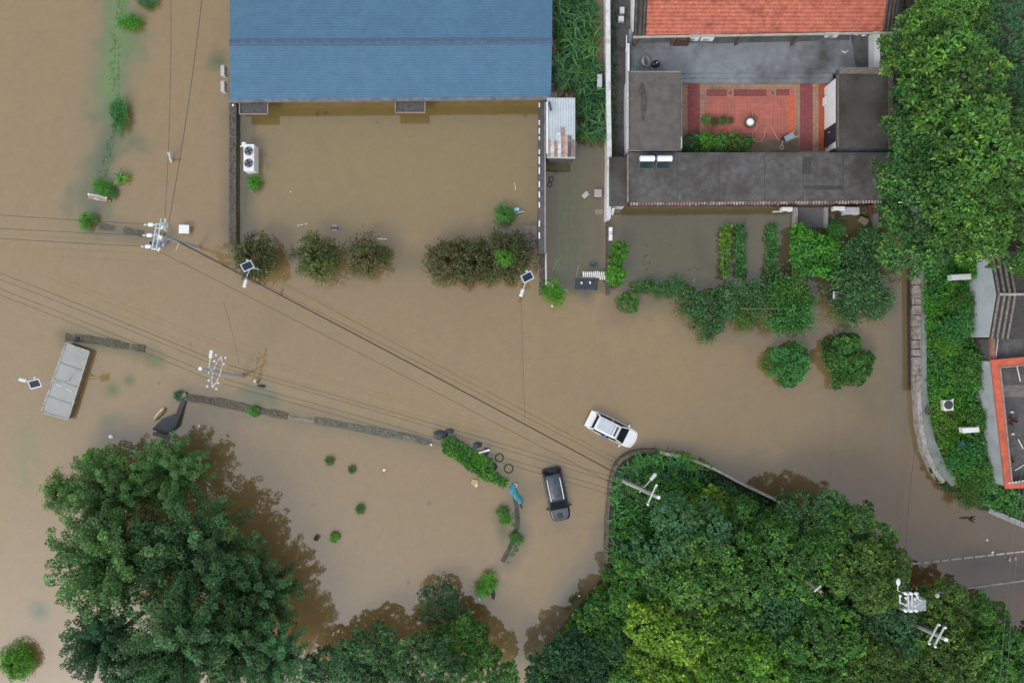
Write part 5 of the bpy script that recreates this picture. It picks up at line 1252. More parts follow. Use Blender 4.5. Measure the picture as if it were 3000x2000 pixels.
tag(MB().blob(W(2822, 1303, 1.5), (.5, .3, .2), 8, .3).build('plastic_bag', M('bright blue bag', (.03, .22, .5), .5, .1)), 'bright blue plastic bag caught in the leafy bank', 'bag')
for k, (x, y, sx, sy) in enumerate(((2858, 912, .36, .5), (2860, 945, .3, .45), (2853, 925, .3, .35))):
    tag(MB().box(W(x, y, 1.2), (sx, sy, .14), rz=.1 * k).build('stone_slab', M('cream slab', (.42, .4, .33), .8, .15, 4)), ('northern', 'southern', 'western')[k] + ' pale stone slab at the foot of the gable wall', 'slab', 'stone slabs by the gable')

# ================================================================ THINGS IN THE LANE AND GARDEN
wt = W(1790, 668, .8)
t = thing('white_post', 'white capped wall pier with two dark slots beside the garden', 'pier', (W(1789, 685, .7).x, W(1789, 685, .7).y, -.5)); MB().box((0, 0, .6), (.26, 1.0, 1.2)).build('shaft', m_white, t)
s = MB(); s.box((0, .12, 1.205), (.27, .03, .02)); s.box((0, -.02, 1.205), (.27, .03, .02)); s.build('slots', m_black, t)
t = thing('wall_box', 'white meter box at the corner of the small felt roof', 'box', W(1794, 620, 1.2)); MB().box((0, 0, 0), (.22, .5, .3), rz=-.2).build('body', m_white, t, bevel=.02); MB().tube([(-.1, .3, 0), (-.12, -.4, 0)], .03, 6).build('pipe', m_galv, t)
p = W(1553, 692, .5); t = thing('concrete_slab', 'square pale concrete slab against the yard wall, half under a brown tree', 'slab', (p.x, p.y, -1)); MB().box((0, 0, .72), (1.12, 1.62, 1.5)).build('slab', M('pale slab', (.24, .205, .18), .85, .12, 2, bump=.2), t)
MB().box((.02, .0, 1.49), (.04, 1.6, .02)).build('slab_joint', m_conc, t)
p = W(1752, 566, .3); t = thing('wash_basin', 'grey stone basin standing in the lane beside the boundary wall', 'basin', (p.x, p.y, -.5)); MB().box((0, 0, .36), (.5, .55, .72)).build('pedestal', m_conc, t); MB().box((0, 0, .75), (.55, .6, .07)).build('rim', M('basin rim', (.36, .34, .32), .8, .1), t)
p = W(1755, 620, .1); tag(MB().box((p.x, p.y, -.15), (.6, .42, .35)).build('stone_block', M('sandy block', (.22, .19, .14), .85, .15)), 'sandy stone block barely above water in the lane', 'block')
p = W(1715, 571, .05); tag(MB().box(p, (.5, .34, .06), rz=.75).box(p + Vector((.05, .08, .04)), (.5, .05, .05), rz=.75).build('window_frame', M('pale green frame', (.4, .43, .38), .6, .15)), 'pale broken frame floating in the green lane', 'frame')
p = W(1740, 774, .05); t = thing('plastic_tub', 'dark teal oval tub floating in the lane near the folding gate', 'tub', (p.x, p.y, -.1)); o_ = MB().lathe((0, 0, 0), [(.2, 0), (.32, .24), (.29, .24), (.2, .07), (0, .07)], 24).build('bowl', M('teal tub', (.05, .15, .14), .5, .2), t); o_.scale = (1.05, .68, 1)
MB().box((.05, 0, .17), (.42, .09, .04), rz=.35).build('paddle', M('teal dark', (.015, .05, .05), .5), t)
def folding_gate():
    p = W(1740, 806, .6); t = thing('folding_gate', 'white folding lattice gate half drawn across the lane', 'gate', (p.x, p.y, -.7))
    for k in range(11):
        x = -.80 + k * .158; sh = .1 if k < 6 else (0 if k < 8 else -.12); L = .38 if k < 6 else (.5 if k < 8 else .62)
        MB().box((x, .06 + sh * .2 - (.08 if k > 7 else 0), 1.25), (.085, L, .05), rz=.12).tube([(x, .15, 0), (x, .15, 1.25)], .03, 5).tube([(x, -.1, 0), (x, -.1, 1.25)], .03, 5).build('gate_bar', m_white, t)
    MB().box((-.05, .12, 1.18), (1.6, .04, .04)).build('rail', m_white, t)
folding_gate()
p = W(1718, 832, .05); t = thing('gate_sheet', 'dark blue sheet with two white spots awash beside the folding gate', 'sheet', (p.x, p.y, -.3), -.05)
MB().box((0, 0, .27), (1.75, .85, .12)).build('sheet', M('navy sheet', (.035, .04, .055), .5, .3, 3, stain=(.06, .055, .05), sscale=2), t); MB().blob((-.38, .08, .35), (.16, .19, .06), 1, .1).build('white_spot', m_white, t); MB().blob((.28, .13, .35), (.14, .22, .06), 2, .1, rz=.5).build('white_spot', m_white, t)
t = thing('balustrade', 'row of small white balusters on the wall leading to the climbing vine', 'balustrade', W(1598, 800, .6))
o_ = t.location
for k in range(26):
    y = 742 + k * 3.6; a = W(1599 + (0 if y < 790 else .5), y, .75) - o_; MB().lathe(a, [(.05, -.15), (.075, -.05), (.05, .04), (.07, .1), (0, .13)], 8).build('baluster', M('pale baluster', (.5, .5, .48), .7, .1), t)
a, b = W(1604, 832, .8), W(1618, 841, .8)
tag(MB().box((a + b) / 2, (.62, .07, .06), rz=-.55).box((a + b) / 2 + Vector((.05, .12, 0)), (.62, .07, .06), rz=-.55).box((a + b) / 2 + Vector((.02, .06, .01)), (.06, .25, .05), rz=-.5).box((a + b) / 2 + Vector((.2, -.04, .01)), (.06, .25, .05), rz=-.5).build('ladder', M('pale ladder', (.42, .46, .4), .7)), 'short pale ladder piece lying in the vine at the end of the balusters', 'ladder')
tag(MB().tube([W(1635, 848, .7), W(1660, 849, .7), W(1664, 858, .6)], .035, 6).build('pole_piece', M('pale green bar', (.35, .42, .33), .7)), 'pale green bar sticking out east of the vine at the lane corner', 'bar')
for (x0, y0, x1, y1, lb) in ((1632, 760, 1618, 792, 'western'), (1696, 778, 1687, 812, 'eastern')):
    tag(MB().tube([W(x0, y0, .03), W(x1, y1, .03)], .03, 5).build('bamboo_cane', M('pale cane', (.27, .25, .19), .8)), '%s one of two pale canes awash in the lane' % lb, 'cane', 'canes in the lane')
for (x, y, R, lb, mt) in ((2530, 616, .2, 'old tyre with a tan rim beside the large grey topped air conditioner', M('tan tyre', (.085, .075, .055), .85, .3)), (1614, 525, .17, 'dark hoop hanging on the east side of the tiled yard wall', m_rub),
                    (1463, 1340, .30, 'dark tyre awash touching the east end of the overgrown heap', m_rub), (1490, 1372, .33, 'lone tyre ring floating east of the overgrown heap', m_rub)):
    z = -.012 if y > 1000 else (.75 if y > 560 else 1.0); tag(MB().ring(W(x, y, z), R, .055, 26, 8, .8).build('tyre', mt), lb, 'tyre', 'old tyres')
p = W(2528, 648, .3); tag(MB().box(p, (.75, .4, .08), rz=-.55).box(p + Vector((.1, .14, .05)), (.6, .22, .05), rz=-.4).build('broken_board', M('tan board', (.2, .165, .115), .85, .2)), 'broken tan board tipped in the dark corner east of the path', 'board')
for (x, y, d, lb) in ((2551, 607, (.5, .3, .25), 'upper'), (2562, 620, (.34, .3, .3), 'lower')):
    tag(MB().box(W(x, y, .6), d, rz=.2).build('red_brick_stack', M('red bricks', (.14, .04, .032), .8, .4, 7)), '%s of two red brick piles by the corner under the big trees' % lb, 'bricks')
tag(MB().tube([W(2632, 593, 6.2), W(2738, 591, 6.2)], .045, 6).build('white_rod', m_white), 'straight white rod sticking out across the big trees east of the house', 'rod')
tag(MB().tube([W(2170, 904, 1.5), W(2290, 904, 1.5)], .018, 5).build('bamboo_cane', M('straw cane', (.3, .28, .16), .8)), 'straw coloured cane lying along the garden hedge', 'cane')

# ================================================================ FLOATING THINGS
def signboard():
    p = W(284, 579, .35); t = thing('sign_board', 'pink and white board with rounded white ends, tilted in the weed at the left', 'board', (p.x, p.y, -.3), math.radians(-11))
    MB().box((0, 0, .45), (1.5, .34, .24), rx=.35).build('panel', M('dusty pink', (.30, .20, .185), .7, .2, 4, stain=(.2, .12, .1), sscale=2), t, bevel=.04)
    MB().box((.0, .15, .60), (1.15, .13, .06)).build('top_strip', M('lilac white', (.5, .44, .48), .6, .1), t)
    for x in (-.68, .66): MB().blob((x, .14, .60), (.19, .2, .15), 3, .05).build('end_cap', m_white, t)
    MB().box((-.05, -.12, .56), (.4, .07, .03), rz=-.2).build('white_mark', m_white2, t); MB().blob((.85, -.02, .42), (.2, .2, .14), 2, .15).build('rust_corner', M('ochre', (.34, .22, .09), .8), t)
signboard()
p = W(538, 671, .5); t = thing('meter_box', 'square white box lid standing just above the water east of the transformer pole', 'box', (p.x, p.y, -.8))
MB().box((0, 0, .6), (.62, .5, 1.2)).build('body', pale, t); MB().box((0, 0, 1.24), (.78, .66, .06), rz=-.03).build('lid', M('mint white', (.68, .74, .70), .5, .04), t, bevel=.02)
tag(MB().tube([W(517, 731, 1.0), W(526, 708, 1.0)], .035, 6).build('stick', M('pale rod', (.5, .46, .36), .7)), 'short pale rod upright beside the white box east of the transformer pole', 'rod')
def fl(name, lb, cat, x, y, fn, z=.02):
    p = W(x, y, z); t = thing(name, lb, cat, p); fn(t); return t
def buoy(t):
    MB().box((0, 0, .04), (.55, .16, .1)).build('body', M('violet', (.14, .12, .22), .6, .2), t)
    for y in (.17, -.17): MB().box((0, y, .06), (.36, .07, .06)).build('white_bar', m_white2, t)
    MB().box((-.4, 0, .04), (.2, .06, .05)).box((.42, 0, .04), (.2, .06, .05)).build('end_bar', M('violet grey', (.25, .24, .3), .6), t)
fl('playing_frame', 'violet frame with white bars floating north of the green courtyard tree', 'frame', 981, 668, buoy)
for k, (x, y) in enumerate(((875, 660), (885, 658), (897, 656))):
    tag(MB().box(W(x, y, .03), (.2, .07, .05), rz=.3).build('white_scrap', m_white2), ('western', 'middle', 'eastern')[k] + ' of three white scraps in a row north of the green courtyard tree', 'scrap', 'floating white scraps')
tag(MB().box(W(1119, 700, .05), (.72, .1, .07), rz=-.03).build('white_plank', m_white), 'white plank floating by the eastern edge of the sparse brown tree', 'plank')
tag(MB().box(W(1056, 664, .04), (.22, .3, .05), rz=.4).build('wood_scrap', M('tan scrap', (.3, .2, .15), .8)), 'tan scrap floating north of the sparse brown tree', 'scrap')
def beam(t):
    MB().tube([(-.65, -.16, .18), (.65, .18, .25)], .11, 10, .06).build('pipe', M('weathered pipe', (.42, .41, .38), .7, .15, 6), t)
    MB().box((.1, .32, .15), (.36, .24, .12), rz=.15).build('blue_box', M('aqua box', (.36, .68, .78), .5, .06), t)
fl('broken_pipe', 'grey tapering pipe with an aqua box, lying by the green sapling in the yard', 'pipe', 1510, 627, beam)
tag(MB().tube([W(1508, 535, .03), W(1510, 547, .03), W(1510, 557, .03)], .03, 5).build('bamboo_cane', M('pale cane2', (.6, .58, .48), .7)), 'small pale stick floating alone in the east of the yard', 'stick')
for k, (x, y, d, lb) in enumerate(((852, 562, .12, 'tiny white scrap floating in the middle of the walled yard'), (694, 605, .16, 'white scrap beside the western yard wall'), (683, 308, .2, 'white scrap on the west wall by the blue hall corner'), (325, 1279, .3, 'white box floating north of the poplar trees'), (583, 1247, .2, 'white ball at the tip of the poplar trees'), (1126, 1376, .2, 'lone white bottle floating in the middle of the pond'),
                                (1263, 1302, .2, 'white scrap at the east end of the long grey pond wall'), (1405, 1754, .2, 'white scrap below the leafy bush at the pond outlet'), (1697, 1745, .16, 'white scrap at the western foot of the grove'), (1617, 1932, .22, 'white litter by the southern shore of the grove'), (2908, 1617, .22, 'white ball on the broken kerb line'), (2892, 1581, .14, 'small pale scrap on the road above the broken kerb line'), (1618, 896, .2, 'white scrap south of the vine at the lane corner'))):
    tag(MB().blob(W(x, y, .05 if y > 320 else .5), (d, d * (1.3 if k % 2 else .8), d * .5), k, .12, rz=.4 * k).build('white_litter', m_white), lb, 'litter')
def card(t):
    MB().box((0, 0, .04), (.5, .42, .05), rz=-.3).build('board', M('cardboard', (.46, .34, .18), .85, .15, 5), t); MB().box((.12, -.22, .06), (.26, .16, .06), rz=.8).build('flap', M('pale card', (.6, .5, .36), .85), t); MB().box((.1, .18, .07), (.22, .12, .1), rz=.4).build('flap', M('card edge', (.4, .3, .18), .85), t)
fl('cardboard_box', 'flattened cardboard box floating south of the overgrown heap', 'cardboard', 1391, 1413, card)
def tarp(t):
    b = MB(); rr = random.Random(2)
    for k in range(6): b.blob((-.2 + .09 * k + rr.uniform(-.09, .09), .42 - .17 * k, .08 + rr.uniform(-.03, .05)), (.66, .34, .16), k, .38, rz=-.9 + rr.uniform(-.5, .5))
    b.build('sheet', M('teal tarpaulin', (.015, .22, .28), .45, .25, 6), t, smooth=False)
    b = MB().box((.42, -.55, .1), (.5, .1, .07), rz=-.6).box((.45, -.85, .08), (.1, .5, .06), rz=.4); b.build('pole', m_black, t); MB().ring((0.05, .68, .08), .13, .04, 14, 6).build('ring', m_galv, t)
fl('tarpaulin', 'crumpled teal tarpaulin with black poles at the end of the pond wall', 'tarpaulin', 1508, 1447, tarp)
def ochre(t):
    MB().blob((0, 0, .1), (1.35, .36, .24), 5, .18, rz=.82).build('sheet', M('ochre sheet', (.24, .18, .08), .75, .3, 5), t); MB().blob((-.06, .08, .17), (1.15, .2, .16), 7, .2, rz=.85).build('pale_fold', M('straw sheet', (.62, .52, .33), .75, .15, 5), t)  # paler straw fold on top of the ochre sheet
fl('plastic_sheet', 'straw coloured crumpled sheet beside the dark sloping slab', 'sheet', 470, 1213, ochre)
t = thing('slab_roof', 'dark grey wedge shaped slab roof rising from the water above the poplars', 'roof', W(505, 1225, 0))
MB().slab([W(449, 1253, .55), W(495, 1266, .60), W(515, 1250, .5), W(545, 1172, .16), W(528, 1178, .12), W(516, 1210, .3), W(475, 1226, .42)], .1).build('slab', M('slate felt', lin(66, 70, 74), .6, .2, 2.5, stain=lin(52, 56, 60), sscale=1.2, bump=.2), t, True)
MB().prism([W(455, 1253, .42), W(492, 1264, .46), W(512, 1246, .36), W(520, 1208, .2), W(480, 1226, .3)], -1.2).build('wall', m_black, t, True)
MB().box(W(471, 1262, .45) - t.location, (1.25, .13, .14), rz=-.27).build('fascia', m_black, t); MB().slab([W(450, 1264, .3), W(492, 1275, .3), W(490, 1288, .2), W(446, 1274, .2)], .06).build('lower_sheet', M('slate sheet', (.09, .1, .12), .5, .25, 4), t, True)
tag(MB().box(W(531, 1162, .2), (.85, .3, .18), rz=.6).box(W(519, 1170, .22), (.5, .2, .12), rz=.3).build('rubble', M('grey rubble', (.2, .205, .19), .9, .3, 5)), 'grey concrete rubble at the western corner of the pond wall', 'rubble')
# grey container
h = .5
P = [W(193, 1005, h), W(262, 1029, h), W(200, 1229, h), W(122, 1207, h)]
t = thing('container', 'long grey container standing slanted in the flood at the left', 'container', (sum(p.x for p in P) / 4, sum(p.y for p in P) / 4, -1.2))
MB().slab(P, .06).build('roof', M('grey container roof', lin(152, 155, 153), .65, .06, 1.5, stain=lin(140, 141, 138), sscale=.7), t, True)
cen = sum(P, Vector()) / 4
MB().prism([p + (cen - p).normalized() * .07 + Vector((0, 0, -.06)) for p in P], -1.1).build('wall', M('container side', (.2, .16, .13), .8, .3, 4), t, True)
ux = (P[1] - P[0]); uy = (P[3] - P[0]); rz_ = math.atan2(ux.y, ux.x)
for f in (.28, .52, .77):
    a = P[0].lerp(P[3], f); b = P[1].lerp(P[2], f); c = (a + b) / 2
    MB().box((c.x, c.y, h + .012), ((b - a).length * .98, .05, .02), rz=rz_).build('roof_seam', M('seam', lin(128, 130, 128), .7), t, True)
for a, b, nm in ((P[0], P[1], 0), (P[1], P[2], 1), (P[2], P[3], 2), (P[3], P[0], 3)):
    d = b - a; c = (a + b) / 2
    MB().box((c.x, c.y, h + .02), (d.length, .09, .05), rz=math.atan2(d.y, d.x)).build('roof_edge', M('chipped edge', (.36, .36, .34), .7, .2, 3, stain=(.22, .13, .1), sscale=1.6, slo=.55, shi=.68), t, True)
for (f, g) in ((.58, .3), (.6, .72)):
    c = P[0].lerp(P[3], f).lerp(P[1].lerp(P[2], f), g); MB().box((c.x, c.y, h + .02), (.5, .07, .03), rz=rz_ - .1).build('tape', m_white2, t, True)
c = W(228, 992, .06); tag(MB().blob(c, (.3, .32, .12), 3, .2).build('black_lump', m_black), 'black lump on the drowned wall by the grey container', 'lump')
tag(MB().tube([W(1402, 1326, .5), W(1420, 1321, .5), W(1434, 1317, .5)], .05, 6, .09).build('white_plank', m_white), 'slim white strip poking from the overgrown heap', 'strip')
for (x, y, d, lb) in ((1290, 1272, (1.1, .75, .4), 'blue black bag at the western end of the overgrown heap'), (1398, 1303, (.7, .5, .3), 'dark bag north of the middle of the overgrown heap'), (1424, 1322, (.5, .6, .3), 'dark bag behind the slim white strip'), (1447, 1366, (.5, .6, .25), 'dark bag wedged between the overgrown heap and the tyres'), (1318, 1262, (.7, .4, .2), 'small half sunk dark bag at the north west tip of the overgrown heap')):
    tag(MB().blob(W(x, y, .02), d, x, .25).build('rubbish_bag', M('blue black bag', (.028, .034, .045), .5, .3, 5)), lb, 'bag', 'dark bags round the heap')
p = W(2852, 1522, .15); t = thing('rubbish_heap', 'dark rubbish and a round ring washed up on the muddy road', 'rubbish', (p.x, p.y, -.05)); MB().blob((0, 0, .1), (.5, .42, .25), 4, .3).build('bag', m_black, t); MB().ring((.08, .06, .2), .12, .035, 14, 6).build('ring', M('tan ring', (.3, .22, .16), .7), t); MB().blob((-.6, .12, .03), (.9, .22, .1), 6, .3).build('debris', m_soil, t)
for (x, y, lb) in ((2958, 1638, 'left'), (2975, 1636, 'right')): tag(MB().blob(W(x, y, .05), (.2, .3, .1), x, .2).build('paper_scrap', M('pink scrap', (.4, .3, .3), .8)), '%s pinkish scrap below the east end of the broken kerb line' % lb, 'scrap')
tag(MB().blob(W(1445, 1742, .06), (.3, .7, .15), 4, .3).build('driftwood', m_black), 'black driftwood beside the leafy bush at the pond outlet', 'driftwood')
tag(MB().blob(W(2746, 1744, 5.0), (.34, .34, .2), 4, .15).build('pale_cap', M('pale moss cap', (.4, .44, .38), .7)), 'pale round cap at the edge of the yellow green tree by the road', 'cap')
# ================================================================ TREES
G1, G2, G3, G4, G5 = 'poplar trees in the flood', 'trees along the bottom edge', 'trees of the lower right grove', 'big trees behind the courtyard house', 'flooded courtyard trees'
for a in (
    (330, 1440, 150, 4.8, 'poplar', 'poplar', 'light green poplar crown at the north west of the clump, below the white box', G1),
    (500, 1380, 125, 4.4, 'poplar', 'poplar', 'poplar crown at the northern tip, just below the dark slab roof', G1),
    (330, 1640, 205, 7.0, 'poplar', 'poplar', 'large poplar crown on the west side of the clump, facing open water', G1),
    (570, 1620, 205, 6.6, 'poplar', 'dim', 'largest poplar crown in the middle of the clump, with plumed branches', G1),
    (740, 1740, 160, 5.0, 'poplar', 'dim', 'dark poplar crown on the east side, overhanging its brown reflection', G1),
    (300, 1880, 130, 7.5, 'poplar', 'deep', 'dark bluish crown at the south west corner of the poplar clump', G1),
    (530, 1900, 190, 9.0, 'poplar', 'dim', 'poplar crown cut by the bottom edge, below the largest crown', G1),
    (800, 1930, 130, 6.0, 'poplar', 'teal', 'bluish poplar crown at the bottom edge, at the south east of the clump', G1),
    (180, 1445, 70, 3.4, 'sparse', 'olive', 'thin olive sprig sticking out west of the poplar clump', G1),
    (1000, 1985, 110, 3.6, 'broad', 'teal', 'bluish crown at the bottom edge next to the poplar clump', G2),
    (1110, 1925, 95, 3.4, 'broad', 'dim', 'dull green crown in front of the brown reflections at the bottom', G2),
    (1285, 1775, 70, 2.2, 'fine', 'deep', 'dark soft crown standing furthest north among the bottom trees', G2),
    (1345, 1880, 84, 3.0, 'broad', 'mid', 'mid green crown south of the dark soft crown at the pond outlet', G2),
    (1250, 1965, 100, 5.0, 'broad', 'dim', 'dim crown cut by the bottom edge in the middle', G2),
    (1430, 1965, 85, 4.0, 'broad', 'mid', 'crown at the bottom edge west of the narrow channel', G2),
    (690, 1880, 150, 6.8, 'poplar', 'dim', 'poplar crown between the bottom edge and the dark eastern crown', G1),
    (430, 1985, 130, 7.0, 'poplar', 'deep', 'dark poplar crown at the bottom edge, near the south west corner of the clump', G1),
    # lower right grove
    (1990, 1590, 145, 6.0, 'fine', 'teal', 'feathery blue green crown south of the reedy grove tip', G3),
    (1870, 1710, 95, 4.0, 'broad', 'mid', 'green crown on the western shore of the grove', G3),
    (2060, 1720, 165, 6.5, 'broad', 'shoot', 'yellowish green crown in the middle of the grove, south of the feathery one', G3),
    (1785, 1830, 100, 3.6, 'broad', 'mid', 'green crown leaning over the channel at the south west of the grove', G3),
    (1990, 1880, 160, 6.5, 'broad', 'lime', 'bright lime crown in the south of the grove', G3),
    (1800, 1920, 75, 4.0, 'fine', 'teal', 'small feathery blue green crown near the bottom edge of the grove', G3),
    (1670, 1970, 120, 4.5, 'broad', 'deep', 'dark crown at the south western corner of the grove', G3),
    (1880, 1990, 95, 5.0, 'broad', 'shoot', 'yellowish crown at the bottom edge between dark and lime crowns', G3),
    (2170, 1960, 130, 7.0, 'broad', 'bright', 'fresh green crown at the bottom edge, east of the lime crown', G3),
    (2180, 1550, 105, 4.2, 'broad', 'mid', 'green crown on the north shore of the grove beside the pale kerb', G3),
    (2110, 1475, 62, 2.4, 'broad', 'deep', 'low dark crown close to the pale kerb, east of the reeds', G3),
    (2080, 1500, 70, 3.2, 'broad', 'lime', 'small yellow green crown among the dark shrubs at the grove tip', G3),
    (2300, 1640, 140, 6.5, 'broad', 'mid', 'broad green crown just north of the half hidden pole', G3),
    (2370, 1540, 110, 5.0, 'broad', 'dim', 'dim crown at the northern edge facing the muddy road', G3),
    (2490, 1600, 125, 6.0, 'broad', 'mid', 'large crown bulging over the road, east of the half hidden pole', G3),
    (2540, 1690, 115, 7.0, 'broad', 'olive', 'olive crown west of the transformer platform', G3),
    (2450, 1500, 60, 4.0, 'sparse', 'dim', 'sparse tuft like crown at the north east corner over the road', G3),
    (2240, 1810, 130, 6.0, 'fine', 'teal', 'soft blue green crown south of the half hidden pole', G3),
    (2390, 1880, 150, 7.0, 'broad', 'mid', 'wide green crown at the bottom, west of the soft teal crown', G3),
    (2590, 1850, 110, 6.0, 'fine', 'teal', 'soft teal crown directly below the transformer platform', G3),
    (2420, 1770, 85, 4.5, 'broad', 'deep', 'dark low crown in the gap beside the half hidden pole', G3),
    (2540, 1985, 130, 7.0, 'broad', 'olive', 'olive crown cut by the bottom edge, south of the soft teal crown', G3),
    (2750, 1790, 95, 5.0, 'broad', 'olive', 'yellow green crown east of the transformer platform', G3),
    (2860, 1830, 90, 4.5, 'broad', 'mid', 'green crown at the edge of the dark road in the far south east', G3),
    (2760, 1960, 140, 6.5, 'broad', 'olive', 'brownish olive crown below the twin armed pole', G3),
    (2920, 1940, 110, 6.0, 'broad', 'mid', 'green crown at the bottom right under the paired wires', G3),
    (3010, 1900, 80, 5.0, 'broad', 'deep', 'dark crown cut by the right edge near the bottom', G3),
    (2330, 2000, 110, 6.0, 'broad', 'fresh', 'fresh green crown half cut by the bottom edge', G3),
    # big trees top right
    (2690, 150, 110, 7.5, 'maple', 'shoot', 'bright leafy crown beside the east end of the red tiled roof', G4),
    (2790, 60, 115, 8.0, 'maple', 'shoot', 'yellow green crown at the top edge, right of the red tiled roof', G4),
    (2790, 250, 150, 9.5, 'maple', 'shoot', 'large bright crown at the top right, behind the white terrace end', G4),
    (2700, 340, 110, 8.0, 'maple', 'leafy', 'green crown leaning over the east wing of the felt roof', G4),
    (2930, 110, 140, 7.5, 'fine', 'teal', 'dark blue green feathery crown in the top right corner', G4),
    (2990, 300, 110, 7.0, 'fine', 'teal', 'dark feathery crown at the right edge below the corner', G4),
    (2690, 500, 115, 7.5, 'maple', 'leafy', 'dark green crown crossed by the straight white rod', G4),
    (2900, 450, 160, 10.0, 'maple', 'shoot', 'tallest bright crown at the right edge, tipped with yellow shoots', G4),
    (2690, 670, 130, 7.0, 'maple', 'leafy', 'crown hanging over the start of the stone retaining wall', G4),
    (2830, 640, 120, 8.5, 'maple', 'shoot', 'bright crown just above the long white box', G4),
    (2960, 660, 130, 8.5, 'maple', 'shoot', 'bright crown overlapping the dark tiled roof at the right edge', G4),
    (2800, 480, 130, 8.5, 'maple', 'leafy', 'green crown in the middle of the big trees, between white rod and tallest crown', G4),
    # flooded courtyard trees
    (746, 758, 80, 2.6, 'sparse', 'brown', "dark brownish tree at the yard's south west corner, with a solar lamp in it", G5),
    (928, 752, 82, 2.7, 'sparse', 'hazel', 'olive green tree, second from the west in the row south of the yard', G5),
    (1075, 752, 72, 2.4, 'sparse', 'mud', 'sparse brown tree touching the olive green tree on its east side', G5),
    (1312, 765, 84, 2.6, 'sparse', 'mud', 'brown tree at the west end of the eastern clump south of the yard', G5),
    (1392, 770, 88, 2.5, 'sparse', 'brown', 'dark brown tree in the middle of the eastern clump', G5),
    (1490, 752, 88, 2.6, 'sparse', 'brown', 'brownish tree at the east end of the clump, over the concrete slab', G5),
):
    px, py, r, h, kind, col, lab, grp = a
    g = .55 if grp == G3 else (.7 if grp == G4 else 0.0)
    tree(px, py, r, h, kind, col, lab, group=grp, ground=g, squash={'sparse': .8, 'loose': .9, 'poplar': 1.0}.get(kind, .9))

